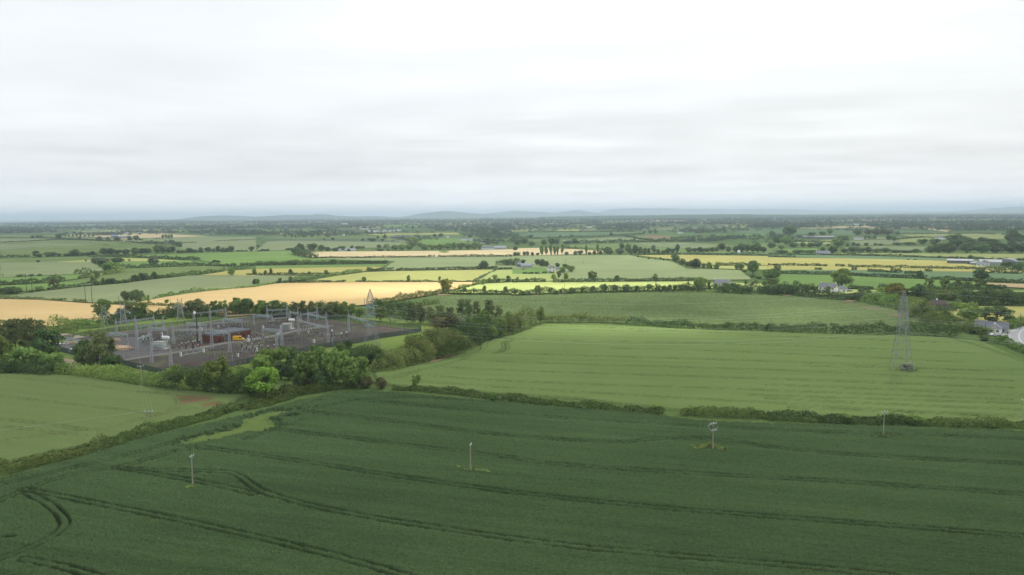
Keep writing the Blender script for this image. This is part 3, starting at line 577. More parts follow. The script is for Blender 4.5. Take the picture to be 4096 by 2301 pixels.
# ------------------------------------------------------------------ hedges: (points, height m, width m, colour, label, rough, gap)
HED = [
 ('A 0,480 300,470 560,451 850,458 1110,470', 3, 3, 'd', 'thin dark hedge running level below the distant tan strip field, far west', .3, 0),
 ('A 0,435 440,432 620,441 980,458 1230,470 1430,490 1650,492', 3, 3, 'd', 'long dark hedge sloping down past the blue-roofed barns', .35, .1),
 ('A 1430,488 1560,492 1660,494', 7, 5, 'd', 'short bushy hedge under the poplar clump', .5, .1), ('A 1660,492 1710,490 1790,515 1830,528', 8, 6, 'd', 'tall ragged hedge turning down from the poplar clump', .5, .1),
 ('A 1780,489 1900,484 1975,480', 3, 3, 'd', 'short straight hedge stub in the grey-green field beyond the poplars', .3, 0), ('A 2160,470 2400,458 2576,450 B 60,445', 2.5, 3, 'd', 'thin hedge across the far grey-green slope', .3, 0),
 ('A 1050,512 1200,502 1330,492', 4, 4, 'm', 'short scrubby hedge stub in the wide far pasture', .4, .2),
 ('A -40,637 90,632 200,630 300,628', 5, 5, 'd', 'bushy hedge at the west end of the long tree row', .5, .15), ('A 640,616 800,618 860,612 1000,606', 4, 4, 'd', 'hedge foot under the western long tree row', .4, .1), ('A 1780,584 2000,580 2350,574', 4, 4, 'd', 'hedge foot under the eastern end of the long tree row', .4, .1),
 ('A 2380,570 2576,568 B 120,566', 3, 3, 'd', 'low hedge carrying on east of the long tree row', .4, .2),
 ('A 885,628 1000,628 1110,631', 3, 3, 'd', 'short low hedge above the sliver of yellow-green field', .4, .1), ('A 1120,630 1300,634 1480,640 1700,648 2000,657', 5, 5, 'd', 'bushy hedge sloping above the sliver of yellow-green field', .4, .1),
 ('A 1195,745 1400,740 1690,730 1900,716 2060,716', 6, 6, 'd', 'thick dark hedge below the bright narrow field with the multi-stemmed tree', .35, .05), ('A 2060,716 2200,718 2330,724', 4, 4, 'd', 'lower hedge continuing east from the thick dark hedge', .3, .1),
 ('A 30,838 220,832 420,820 740,802 960,786', 5, 5, 'm', 'broken bushy hedge below the western grey wheat field', .6, .35),
 ('A -40,922 120,908 330,900 520,885 640,868', 6, 6, 'd', 'thick hedge west of the round field-corner bushes', .4, .05), ('A 600,872 740,858 830,840 920,828', 4.5, 5, 'o', 'scrubby olive hedge of separate bushes by the field corner', .6, .35),
 ('A 1060,812 1120,802 1180,792 1230,778', 6, 6, 'o', 'olive bushes curving round the corner thicket', .5, .1), ('A 490,960 640,945 850,926 960,914', 4, 4, 'd', 'dark hedge climbing east along the top of the big grey-green wheat field', .35, .05),
 ('A 960,914 1100,898 1250,886 1480,856 1640,838', 4, 4, 'd', 'hedge with trees above the middle of the big grey-green wheat field', .4, .05), ('A 1640,838 1900,812 2100,788 2300,768 2380,758 2490,745', 4.5, 4.5, 'm', 'green hedge rising to the corner of the yellow barley', .4, .05),
 ('A -40,1050 200,1052 430,1058 650,1072 860,1092 1140,1104', 2.2, 3, 'o', 'low weedy hedge between western golden field and grey-green wheat', .5, .15), ('A 1140,1104 1400,1112 1700,1125 1830,1130', 2.5, 4, 'o', 'rough grassy hedge between the two golden fields', .5, .1),
 ('A 1370,1088 1500,1062 1640,1036 1850,1000 2060,978', 3.5, 4, 'm', 'hedge curving along the top of the golden field, western part', .5, .1), ('A 2060,978 2300,955 2576,932 B 60,918 200,892', 2.5, 3, 'm', 'low hedge along the top of the golden field, middle part', .4, .1),
 ('B 180,890 450,884 900,881', 2.5, 3, 'd', 'low dark hedge between golden field and yellow-green barley', .35, .05), ('B 900,881 1400,880 1850,880 2260,879', 2.2, 2.5, 'd', 'low dark hedge with round trees above the sunlit golden field', .35, .1),
 ('A 2420,716 2576,716 B 300,708 800,702 1330,692', 4.5, 4, 'd', 'long straight clipped hedge under the sapling plantation', .12, 0),
 ('A 2480,812 2576,810 B 300,808 550,808 750,803', 3, 3, 'd', 'straight dark hedge below the yellow barley with small trees', .15, 0), ('B 370,870 600,842 830,812 950,792 1060,777', 4, 5, 'm', 'green bank hedge between yellow-green barley and grey-green wheat', .35, .05),
 ('B 1110,778 1180,770 1390,770', 4, 4, 'd', 'short dark hedge with an ivy-clad stump at the barley corner', .35, 0), ('B 1410,770 1700,762 2100,754 2430,744', 4, 4, 'd', 'straight dark hedge between light wheat and yellow-green barley', .2, 0), ('B 2430,757 2576,755', 3.5, 3.5, 'd', 'clipped hedge by the field gate', .2, 0),
 ('B 410,615 500,620 580,640', 9, 12, 'd', 'tall dark thicket at the tip of the pale barley field', .5, .05), ('B 580,640 900,637 1300,632 1700,628', 3, 3, 'd', 'thin hedge under the pale barley field, western half', .25, 0), ('B 1700,628 2100,624 2576,620', 3.5, 3, 'd', 'thin hedge under the pale barley field, eastern half', .3, .05),
 ('B 1190,1100 1400,1072 1640,1032 1870,992', 4.5, 5, 'o', 'sunlit bushy hedge between golden field and potato field', .4, 0), ('B 1870,1000 2150,1002 2400,1002 2576,1003', 4.5, 5, 'd', 'dark hedge below the western end of the lime-green field', .3, 0),
 ('B 2000,955 2130,930 2240,905 2340,885', 3, 4, 'o', 'thin scrubby hedge at the western tip of the lime-green field', .6, .2), ('B 2200,868 2300,815 2430,758', 2, 2.2, 'g', 'thin grey fence hedge along the edge of the yellow-green barley', .4, .2),
 ('B 2576,705 2450,712 C 20,715 60,705', 8, 10, 'd', 'dark shrubbery west of the farm barns', .4, 0),
 ('B 2280,882 2576,884 C 100,886 340,884', 4, 4.5, 'd', 'dark hedge above the lime-green field west of the farm lane', .2, 0), ('C 412,888 520,888 640,884', 4.5, 5, 'd', 'short dark hedge above the lime-green field beside the farm lane', .2, 0),
 ('C 645,888 900,884 1400,880', 4.5, 5, 'd', 'long clipped hedge above the middle of the lime-green field', .18, 0), ('C 1400,880 1700,878 1850,874', 4.5, 5, 'd', 'clipped hedge above the eastern end of the lime-green field', .2, 0),
 ('C 0,1014 240,1006 480,1002 700,992', 5, 6, 'd', 'dark leafy hedge below the lime-green field, western half', .35, 0), ('C 700,990 1000,980 1440,974', 5.5, 6, 'd', 'dark leafy hedge below the lime-green field under the even tree row', .25, 0), ('C 1440,974 1750,978 1960,972', 6, 7, 'd', 'dense hedge below the grove beside the grey-roofed house', .3, 0),
 ('C 2000,985 2300,996 2576,998 D 100,1005', 7, 8, 'd', 'dense hedge in front of the grey-roofed house garden', .3, 0), ('D 100,1005 300,1008 440,1028', 10, 12, 'd', 'tall dark hedge bank by the white-wrapped bales', .35, 0),
 ('C 1260,610 1700,606 2200,606 2576,614', 3.5, 3.5, 'd', 'hedge behind the big yellow field, western half', .35, .1), ('C 530,512 540,540 900,556', 3, 3, 'm', 'faint hedge at the back of the sheep pasture', .4, .1),
 ('C 515,492 700,488 1000,482 1320,474', 7, 7, 'd', 'thick dark hedge above the sheep pasture, western half', .4, 0), ('C 1320,474 1560,474 1760,472 2100,464', 7, 7, 'd', 'thick dark hedge above the sheep pasture, eastern half', .45, .05),
 ('C 30,444 300,440 500,434 1000,416 1320,397', 4.5, 4, 'd', 'long dark hedge between blue-green field and grey wheat', .3, 0), ('C 1140,417 1210,432 1290,448 1400,460', 4, 4, 'd', 'hedge curving under the brown ploughed strip', .3, 0), ('C 1600,440 1760,430 1900,422', 4, 4, 'd', 'short hedge east of the brown ploughed strip', .3, 0),
 ('C 180,378 700,374 1250,370', 4, 4, 'd', 'dark hedge behind the blue-green field', .3, 0), ('C 2050,710 2300,708 2576,712 D 60,716', 3.5, 4, 'd', 'dark hedge at the west end of the two yellow fields', .3, .05),
 ('D 0,715 300,718 600,724', 3.5, 3.5, 'd', 'dark hedge splitting the two yellow fields west of the gap', .25, .05), ('D 680,724 780,726', 3.5, 3.5, 'd', 'short hedge piece standing between two gaps in the yellow fields', .2, 0), ('D 800,731 1100,736 1400,743 1900,752 2576,770', 3.8, 4, 'd', 'long dark hedge splitting the two yellow fields towards the barns', .2, 0),
 ('D 470,760 540,760', 3, 3.5, 'd', 'small isolated hedge clump under the yellow field, western', .25, 0), ('D 840,762 895,763', 4, 5, 'd', 'small isolated hedge clump under the yellow field, middle', .25, 0), ('D 1230,770 1335,772', 4, 4, 'd', 'small isolated hedge clump under the yellow field, eastern', .25, 0), ('D 1580,777 1650,778', 4, 4, 'd', 'fourth isolated hedge clump beneath the yellow field', .25, 0),
 ('D 1000,780 1180,787 1350,794', 4, 4, 'd', 'short dark hedge with one tall bush in the blue-green strip', .3, 0), ('D 1370,797 1500,801', 4, 4, 'd', 'short dark hedge east of the hedge with one tall bush', .2, 0), ('D 2230,795 2400,798 2576,803', 4, 4, 'd', 'hedge in the blue-green strip by the right frame edge', .25, 0),
 ('D 115,800 380,806 650,813', 4.5, 4.5, 'd', 'dark clipped hedge above the green field behind the white house', .15, 0), ('D 830,822 1200,838 1600,852', 4.5, 4.5, 'd', 'dark clipped hedge above the green field east of the great tree', .15, 0), ('D 1650,858 1950,868 2150,872', 4, 4, 'd', 'dark hedge leading to the broad dark tree', .25, 0), ('D 2200,880 2400,890 2576,900', 4.5, 4.5, 'd', 'dark hedge above the stubble field', .25, 0),
 ('D 320,955 430,968 530,975', 5, 5, 'd', 'dark garden hedge west of the white two-storey house', .2, 0), ('D 815,958 950,958 1060,962', 4, 5, 'd', 'dark hedge east of the white two-storey house', .25, 0), ('D 1110,958 1230,960 1350,955', 5, 6, 'd', 'dark hedge behind the yellow-green conifer', .25, 0),
 ('D 1570,962 1900,966 2285,970', 4, 4, 'd', 'dark hedge under the row of three open trees', .2, 0), ('D 1825,932 1900,934 2000,940', 5, 5, 'd', 'short dark hedge piece above the rough lime paddock', .25, 0), ('D 510,1030 700,1030 920,1012', 2.2, 4, 'd', 'clipped hedge in front of the white two-storey house', .2, 0),
 ('D 0,605 400,610 760,614', 3, 3.5, 'd', 'hedge beside the grey bungalow field', .3, .05), ('D 760,608 1100,618 1400,628 1900,648', 3.5, 4, 'd', 'long dark hedge sloping above the barns', .3, .05), ('D 1900,648 2200,658 2576,668', 4, 4, 'd', 'dark hedge behind the farm barns and curved roof shed', .3, .05), ('D 0,627 160,629 280,631', 3, 3, 'd', 'short hedge at the foot of the blue-green strip', .25, .05),
 ('D 250,472 370,474', 3, 3, 'd', 'tiny hedge by the dark long farm sheds', .2, 0), ('D 370,474 640,478', 3, 3, 'd', 'hedge below the dark long farm sheds', .2, 0), ('D 1240,392 1700,394 2130,390 2390,404', 3.5, 3.5, 'd', 'thin hedge behind the far olive pasture', .3, .05), ('D 1300,450 1500,432 1620,428', 3, 3, 'd', 'thin hedge round the small olive field', .3, .05),
 # middle distance, large
 ('H 325,222 560,222 860,224 1150,240', 4.6, 5, 'o', 'thick hedge at the head of the wheat field, western end', .3, 0), ('H 1150,240 1500,262 1850,292', 4.2, 5, 'd', 'thick hedge along the head of the wheat field, middle', .3, 0),
 ('H 1860,296 2200,304 2572,310 I 0,575', 4.2, 5, 'd', 'thick dark hedge between potato field and wheat field', .28, 0), ('I 0,575 300,580 600,588', 5, 5, 'd', 'dark hedge west of the gap by the steel pylon', .25, 0), ('I 622,590 900,596 1300,604', 5.6, 6, 'd', 'tall dark hedge behind the steel pylon', .3, 0), ('I 1300,604 1600,610 1920,618', 6, 6, 'd', 'tall dark hedge running east from the steel pylon', .3, 0),
 ('I 1650,560 1750,545 1950,560 2120,585 2180,605', 4, 8, 'o', 'dense shrubbery in front of the roadside cottage', .5, 0), ('I 2230,680 2400,700 2572,775 2700,830', 3, 5, 'm', 'leafy verge hedge along the bend of the road', .4, 0),
 ('I 430,225 600,240 760,250 930,258', 5.5, 8, 'd', 'scrub belt between potato field and white two-storey house', .4, 0), ('I 1020,275 1160,300 1310,330', 8, 12, 'm', 'scrub belt under the yellow-green conifer', .4, 0), ('I 1400,335 1480,380 1560,440', 8, 14, 'o', 'scrub belt beside the brown-roofed bungalow', .4, 0), ('I 1600,440 1720,490 1850,530 1980,555', 7, 16, 'u', 'broad scrub belt below the brown-roofed bungalow garden', .45, 0),
 ('I 1640,365 1750,372 1900,378', 3.5, 4, 'd', 'clipped hedge in front of the brown-roofed bungalow', .2, 0), ('I 1600,215 1800,225 1980,230', 7, 9, 'u', 'scrubby hedge behind the brown-roofed bungalow', .4, 0), ('I 1500,255 1650,290 1600,320', 7, 8, 'd', 'dark garden hedge beside the brown-roofed bungalow', .3, 0), ('I 1950,300 2200,310 2572,320', 7, 10, 'd', 'dark belt of bushes above the pale paddock', .4, 0), ('I 2420,540 2500,520 2580,490', 4, 5, 'm', 'leafy bushes at the back of the road bend', .3, 0),
 ('D 1560,985 1900,1000 2250,1010 2576,1025', 4, 8, 'u', 'bramble strip across the rough lime paddock', .5, .1),
 # foreground hedges
 ('G 1370,905 1550,905 1700,912 1900,935', 1.7, 4.5, 'u', 'low weedy hedge between wheat and beans below the wind-bent tree', .5, 0), ('G 1900,935 2200,972 2572,1003 H 30,1015', 2.0, 4.5, 'u', 'low overgrown hedge between wheat and beans, with white flowers', .4, 0),
 ('H 0,1010 300,1045 700,1090 1000,1112', 2.3, 4.8, 'u', 'low bramble hedge between wheat and beans, middle stretch', .4, 0), ('H 1000,1112 1250,1128 1530,1148', 2.4, 4.5, 'u', 'low leafy hedge ending at the field gap', .4, 0), ('H 1690,1150 1900,1158 2200,1178 2572,1192 I 0,1448', 2.5, 5, 'u', 'leafy hedge starting east of the field gap', .45, 0),
 ('I 0,1452 500,1478 1000,1492 1500,1502', 2.5, 5, 'd', 'leafy hedge between wheat and beans behind the eastern utility pole', .45, 0), ('I 1500,1502 2000,1520 2640,1540', 2.5, 5, 'u', 'leafy hedge between wheat and beans at the eastern frame edge', .45, 0),
 ('X -40,1195 30,1185 120,1162 200,1142 260,1125', 3, 6, 'u', 'wild hedge bank at the lower western corner of the green wheat', .5, 0), ('X 260,1125 360,1098 440,1075 520,1052 600,1030', 2.6, 6, 'u', 'wild scrub bank between green wheat and bean field margin', .5, 0), ('X 600,1030 680,1010 760,992 830,978', 2.4, 7, 'u', 'weedy bank below the clump of big trees', .5, 0),
 ('E 600,740 760,745 960,770 1200,800', 5.2, 7, 'm', 'tall leafy hedge in front of the substation fence, western stretch', .25, 0), ('E 1200,800 1400,830 1700,872', 5.6, 7, 'm', 'tall leafy hedge in front of the substation fence, middle stretch', .25, 0), ('E 1700,872 1900,900 2150,930 2540,955', 8, 9, 'd', 'dark hedge under the ash trees at the substation corner', .4, 0),
 ('E -60,745 120,735 350,738 600,745', 6, 9, 'd', 'dark hedge below the pines at the western frame edge', .35, 0), ('E 520,300 700,300 860,280 1000,262', 6, 14, 'm', 'scrub belt along the western golden field behind the pylons', .5, 0), ('E 420,330 600,340 770,330', 5, 10, 'o', 'olive scrub at the end of the golden field', .5, 0), ('E 1000,255 1200,225 1500,190 1800,160', 6, 12, 'd', 'scrub belt behind the grassy edge of the substation', .5, 0),
 ('E 1700,170 2000,160 2572,140 G 300,150 900,165', 7, 12, 'd', 'dark undergrowth beneath the pines behind the substation', .4, 0), ('G 1180,130 1310,150 1500,165 1580,190', 9, 10, 'd', 'dense dark hedge behind the tall pylon', .25, 0),
 ('G 1190,690 1350,690 1500,640 1700,590', 7, 14, 'o', 'olive thicket along the wheat field margin by the pylon', .4, 0), ('G 1500,600 1700,540 1900,500 2050,470', 9, 18, 'o', 'broad olive thicket between wheat field and substation grass', .4, 0), ('G 1480,640 1650,600 1850,575 2080,520', 5, 7, 'u', 'lower bramble edge along the wheat field margin', .4, 0),
 ('G 1950,470 2150,430 2300,390 2420,370', 10, 18, 'd', 'dark thicket climbing along the wheat field margin', .4, 0), ('G 2350,380 2480,350 2572,325 H 100,300 180,260', 10, 14, 'o', 'thicket at the corner of wheat field and potato field', .4, 0), ('G 880,650 1000,640 1200,700', 9, 14, 'd', 'dark thicket at the foot of the tall pylon', .4, 0),
 ('G -40,900 200,980 330,930 700,880 1100,880', 2.5, 9, 'u', 'weedy undergrowth in front of the clump of big trees', .5, 0), ('G 1500,55 1600,72 1840,40', 4, 5, 'o', 'low bushes beyond the spruce grove', .5, .1),
]
for h in HED: hedge(h[0], h[1], h[2], 'h' if h[3] == 'd' else h[3], h[4], h[5], h[6], flowers=.015 if 'flower' in h[4] or 'bramble' in h[4] else 0.0)
# grass verges round the hedges
VZ = .015
for s, mt in (('O 640,1830 850,1722 1000,1676 1180,1622 1420,1570 1520,1578 1250,1650 1050,1725 930,1765 760,1830', F_M), ('G 1180,740 1350,690 1500,660 1750,590 1900,540 2240,440 2260,500 2050,570 1900,600 1700,650 1400,715 1200,760', F_M), ('G 1740,610 1850,560 2040,535 1980,570 1760,632', F_S),
('H 1530,1150 1690,1150 1680,1172 1560,1170', F_M), ('E -100,540 560,300 1000,280 1900,160 2600,150 G 1000,170 1300,190 1850,230 1800,330 1500,470 1240,520 600,760 0,880 E 1900,900 1200,800 500,770 -100,800', F_N)):
    VZ += .012; flat('verge', s, mt, z=.012 if mt is F_N else VZ)
# ------------------------------------------------------------------ trees
row('A', 'near the far western barns', 'trees near the far western barns', '590 440 55 40|330 437 28 25|380 437 35 28|418 435 25 25|655 415 25 20|695 418 18 18|735 418 22 18|775 418 22 18|810 420 20 22|855 422 25 20|895 422 20 15|935 422 30 15|800 450 35 26|385 680 30 20 Bd|865 672 20 18|1300 670 25 20', 'Rd')
row('A', 'in the far western row beside the barns', 'trees beside the far western barns', '1000 460 55 35|1085 462 45 32|1180 465 60 40|1305 467 50 45|1370 462 65 45|1408 460 18 16|1430 460 18 16|1550 450 12 18 Td|1578 450 15 18|1608 450 12 22 Td|1640 443 30 40 Td|1670 443 30 42 Td|1700 444 30 42 Td|1728 443 30 42 Td', 'Rd')
row('A', 'in the long western tree row', 'trees of the long western row', '365 630 60 60 Sd|400 630 50 30|480 625 60 40|530 622 70 40|590 622 50 30|680 620 60 25|750 615 105 55|822 612 25 30|885 612 50 30|938 610 40 38|1050 605 90 60|1110 603 110 55|1190 602 80 45|1270 600 80 45|1370 597 90 58|1430 596 60 50|1480 594 90 50|1585 590 80 75|1645 588 75 72|1700 586 60 50|1735 584 65 60|1815 584 70 30 Bd|1910 582 60 45|1960 580 60 30 Bd|2022 578 40 45|2095 578 70 45|2150 578 40 35|2195 577 50 55|2245 576 50 42|2290 574 60 40|2330 573 55 55|2535 572 55 52', 'Rd')
row('A', 'by the corner of the grey wheat', 'trees by the grey wheat corner', '960 690 80 50 Rg|1000 690 80 55 Rg|1060 730 130 80 Rg|1120 775 150 85 Rm|1185 680 110 45 Bd|1550 720 100 92 Rg|2160 680 50 30 Bd|2200 685 40 25 Bd|2355 725 50 40 Rm|2330 812 75 65|2560 808 50 60', 'Rm')
row('A', 'above the big grey-green wheat', 'hedgerow trees above the big grey-green wheat', '215 830 80 28 Bo|315 825 45 28 Bd|400 822 40 25 Bd|980 830 55 58 So|955 915 75 100 So|1040 910 28 72 Td|1105 893 85 55 Bd|1180 895 60 35 Bm|1225 893 40 35 Bm|1290 885 50 35 Bo|1365 865 90 50 Rd|1445 860 85 68 Rd|1555 850 55 65 Rd|1700 835 50 40 Bm|1750 832 60 35 Bm|1790 830 40 30 Bm|545 950 90 100 So|400 970 70 50 Bm|315 985 55 30 Bo|20 990 60 50 Bd|95 995 100 70 Bd|170 993 90 60 Bd|840 918 40 35 Bm|2560 905 45 55 Rd', 'Rm')
row('A', 'at the tip of the golden field', 'trees at the tip of the golden field', '1265 1085 85 105|1380 1090 120 120|1330 1075 40 60|1495 1100 28 90 Tm|1680 1100 40 45 Rm', 'Rd')
row('B', 'in the straight hedge below the yellow barley', 'small trees round the yellow barley', '95 808 32 45|150 806 35 58|222 805 14 28 Td|352 806 52 55|537 804 30 34|708 812 48 58 Sd|692 825 22 30|1033 775 12 26 Td|1140 778 55 55 So', 'Rd')
row('B', 'along the top edge of the golden field', 'round trees along the top of the golden field', '18 910 45 60|242 886 38 50|348 872 45 50|1088 878 45 52|1535 877 42 65|1848 865 28 45', 'Rm')
row('B', 'at the corner where golden and lime fields meet', 'trees where golden and lime fields meet', '1910 975 140 122 Ry|2285 742 100 85 Bg|2400 860 70 60 Sm|2440 875 40 40 Bm|2350 890 35 55|2540 880 50 65|2285 910 45 60|2220 900 30 25|2138 935 28 35|2047 960 35 35|2095 985 60 55 Rm|2195 980 28 38 So|2300 990 55 85 Tm|2510 992 50 70 Rm', 'Rm')
row('B', 'in the sapling plantation', 'sapling plantation', '40 702 90 40|130 702 90 45|220 700 90 40|310 700 90 45|400 698 100 50|500 698 100 55|590 697 80 40|680 697 110 45|770 695 90 50|880 694 80 48|960 694 60 40|1040 692 80 35|1120 691 80 35|1200 690 80 35|1290 690 70 35', 'Bm')
row('B', 'in the thicket behind the pale barley tip', 'trees behind the pale barley', '400 600 100 70|450 590 90 90|570 570 110 80|660 570 80 60|720 568 70 40|800 568 80 35|880 568 40 30|935 568 35 25|965 540 40 28|1030 540 70 25|1080 538 40 20|1240 538 50 35|1312 540 70 50 Sm|1250 565 80 25 Bd|1330 562 40 20 Bd|860 540 90 25 Bd|330 555 70 22 Bd|110 563 60 20 Bd|60 565 30 22 Bd|20 530 30 25', 'Rd')
row('B', 'in the belt along the top of the pale barley', 'tree belt along the top of the pale barley', '1400 560 80 55|1470 558 90 60|1540 556 80 50|1580 520 110 60|1570 480 130 60|1700 555 90 55|1770 553 80 55|1850 553 90 55|1930 551 100 65|1990 550 60 70|2060 551 90 70|2130 550 80 60|2200 550 90 70|2250 548 70 55|2410 535 60 30|1650 520 60 40', 'Rm')
row('B', 'beyond the wheat field with parallel wheel tracks', 'trees beyond the wheel-tracked wheat', '290 430 35 35|362 430 28 32|400 432 25 30|437 432 25 32|565 428 35 50|630 420 45 50|685 455 20 18|775 455 40 25|1075 465 35 25|1165 470 90 35|1270 470 40 28|1225 445 30 35|1295 440 45 40|910 420 25 55 Tm|945 415 30 50 Tm|250 365 20 20|1700 440 28 26|1800 430 50 35|1860 425 60 35|2150 430 60 40|480 428 60 30|720 428 60 30', 'Rd')
row('C', 'across the end of the pale barley', 'poplars and trees across the pale barley', '300 612 50 110 Tm|345 610 45 105 Tm|390 610 45 110 Tm|430 608 40 105 Tm|460 606 35 90 Tm|505 605 45 115 Tm|747 600 40 95 Tm|862 600 40 105 Tm|700 545 18 20|570 545 38 36 Rm|637 542 20 28|910 558 22 28|30 618 50 40|65 616 45 38|125 615 35 45|155 615 40 45|205 614 40 35|260 612 40 30|550 610 45 35|640 610 50 45|690 608 55 50|780 605 40 30|830 603 40 40|890 603 40 40', 'Rd')
row('C', 'in the mixed wood behind the light wheat', 'mixed wood behind the light wheat', '960 595 80 70|990 600 70 60|1080 600 100 60 Rg|1105 560 60 80 Tg|1170 590 70 90 Rm|1195 605 50 60|1240 600 70 90|1290 600 60 70|1340 598 60 60|1375 596 40 55|1430 592 65 90 Tg|1470 598 40 50|1520 600 50 40|1570 595 60 60|1620 590 60 50|1665 588 60 90 Tg', 'Rd')
row('C', 'in the dark wood behind the yellow field', 'dark wood behind the yellow field', '1780 580 70 50|1840 578 60 40|1900 578 80 50|1960 578 60 40|2015 575 60 45|2060 570 60 40|2105 560 100 70|2175 578 60 55|2250 580 70 60|2310 582 100 85|2370 582 60 80|2420 582 70 70|2470 582 80 90|2530 585 60 60|1928 605 25 40 Rm|2165 608 30 25 Bd', 'Rd')
row('C', 'in the belt between light wheat and yellow field', 'belt between light wheat and yellow field', '1268 628 25 20 Bd|1375 650 25 20 Bd|1445 655 15 18 Bd|1492 655 22 28 Rd|1525 658 30 22 Bd|1570 660 40 20 Bd|1640 680 100 75|1710 705 80 60|1770 720 70 45|1840 740 150 90|1930 745 40 55 Rm|1980 745 55 65 Rm|2005 750 20 40 Rd|2060 752 60 58 Rm|2265 755 50 55 Rm|2305 760 60 65 Rm|2420 795 115 125 Rm|2560 850 100 90 Rm|2340 775 60 25 Bo|2420 830 60 25 Bo|2480 845 70 30 Bo', 'Rd')
row('C', 'around the white farmhouse and its barns', 'farmyard trees', '112 692 58 40|258 710 60 65|300 725 80 75|345 728 60 60|458 732 52 45|535 740 60 45|510 790 70 70 Rm|585 780 90 70 Rm|420 850 60 50 Rm|470 840 60 80 So|542 865 55 75 Rb|130 800 50 30 Bd|190 800 60 28 Bd|250 800 50 30 Bd|330 795 60 26 Bd|400 795 60 22 Bd', 'Rd')
row('C', 'in the clipped hedge above the lime field', 'trees above the lime-green field', '810 862 100 90 Ro|1058 865 62 52 Rm|1437 866 60 70 Rm|55 870 25 45 Rm|148 873 30 38 Rm|232 870 25 40 Rm', 'Rm')
row('C', 'in the even row below the lime field', 'even tree row below the lime-green field', '30 995 58 45 Bo|260 985 80 70 Ro|385 990 60 60 Rm|490 1000 35 50 Rd|600 990 75 55 Rm|710 980 50 45 Rd|815 972 60 52 Ro|926 970 75 70 Rd|1036 968 68 62 Rr|1147 968 80 65 Rd|1258 966 50 50 Rd|1375 960 60 58 Rm|110 1003 40 30 Bd|160 1000 40 25 Bd|430 1000 40 30 Bd', 'Rd')
row('C', 'in the grove west of the grey-roofed house', 'grove beside the grey-roofed house', '1470 965 70 40|1530 963 60 45|1585 962 45 55 Rm|1640 960 45 50|1705 962 70 50 Rm|1760 960 50 50|1815 958 50 30|1875 950 100 120 Rm|1910 940 80 70 Rm|1945 890 50 45 Rm|1985 970 50 100 To', 'Rd')
row('C', 'in the garden of the grey-roofed house', 'garden trees of the grey-roofed house', '2050 940 40 45 Rm|2150 980 100 90 Rm|2230 980 90 85 Rd|2320 985 70 70 Rm|2385 992 80 60 Rd|2355 905 35 40 Rd|2420 920 35 40 Rd|2500 985 80 60 Rm|2550 990 60 70 Rd|2280 960 60 60 Rd|2450 900 60 40 Rm|2540 915 60 50 Rm', 'Rm')
row('C', 'scattered over the far blue-green and grey fields', 'scattered far field trees', '145 436 25 25|193 440 48 36|370 430 18 18|485 432 28 28|600 425 42 26|997 415 38 35|1330 395 30 30|1390 390 45 30|1445 388 40 30|2015 425 40 28|1230 462 30 25|560 495 70 35|630 490 80 45|10 440 40 40', 'Rd')
row('C', 'by the far west end of the mixed wood', 'trees at the west end of the mixed wood', '130 500 80 70|60 510 90 60|200 520 70 50|320 510 60 60|400 500 80 60|450 500 70 60|130 470 60 45|30 560 60 40', 'Rd')
row('D', 'around the far eastern farm sheds', 'trees around the far eastern sheds', '220 415 140 95|40 420 60 50|620 400 60 55 Rm|440 410 80 30|545 405 80 32|898 405 90 48|1000 400 80 50 Rr|1100 402 120 50 Rr|1200 403 110 50 Rr|1300 405 40 35|980 445 25 30|1015 443 30 28|1045 447 22 25|1075 447 30 32|1215 460 50 45|1265 465 50 45|740 470 120 50|700 530 120 80 Rm', 'Rd')
row('D', 'in the hedgerows west of the eastern wood', 'trees west of the eastern wood', '100 490 90 60|180 500 120 80 Rm|40 540 90 60|130 550 60 40|260 530 90 45|350 530 60 45|430 530 80 45|500 525 100 50|605 520 40 25|150 585 120 30 Bd|300 582 120 30 Bd|420 580 110 28 Bd|550 575 50 40|655 590 90 65|770 580 80 35|850 575 90 45|920 580 120 50|1010 580 60 50|1100 580 110 35|1180 580 80 40|1280 580 120 30 Bd|1400 585 100 28 Bd|1490 585 80 35|800 520 40 30|860 515 40 35|900 515 50 25|990 515 40 30|1080 512 30 25|1130 512 50 20|1300 505 90 22|1420 505 120 25', 'Rd')
row('D', 'in the dense eastern wood', 'trees of the dense eastern wood', '1560 500 90 50|1680 510 90 60|1640 590 100 60|1720 590 110 80|1820 590 130 90|1900 520 200 100|2000 590 130 90|2150 590 150 90|2300 590 150 90|2450 590 150 90|2550 585 100 80|2160 475 80 40|2450 500 120 120|2050 530 150 70|2250 530 150 70|2540 480 90 60|2480 440 90 50', 'Rd')
row('D', 'around the eastern barns and strips', 'trees around the eastern barns', '2035 670 50 50|1410 658 28 16 Bd|1480 660 28 16 Bd|2400 725 90 50 Bd|2510 750 100 60 Bd|1180 780 25 25 Bd|1525 840 65 65|2140 865 145 90 Rd', 'Rd')
row('D', 'in the paddocks beside the white two-storey house', 'trees near the white two-storey house', '95 775 70 65 Rm|40 850 160 100 Rm|50 910 120 60 Rm|740 935 210 165 Rm|603 999 50 74 Rm|290 985 50 60 Rd|30 990 120 90 Bd|120 990 110 90 Bd|220 995 100 80 Bd', 'Rm')
row('D', 'in the hedge line above the lime paddock', 'open trees above the lime paddock', '1620 945 90 100 So|1785 955 90 110 Sm|1915 910 45 55 Ro|2030 870 35 30 Bd|2015 950 80 75 So|2130 945 110 90 So|2255 940 100 40 Bd|2350 950 70 45 Bd', 'Rm')
row('D', 'around the yellow-green conifer by the road', 'trees around the yellow-green conifer', '970 1065 110 125 Rd|1170 1030 120 90 Rm|1270 1065 180 155 Ry|1500 1065 180 140 Rd|1390 1060 60 100 Pd|860 1050 70 40 Bm|1090 1060 110 70 Bm', 'Rm')
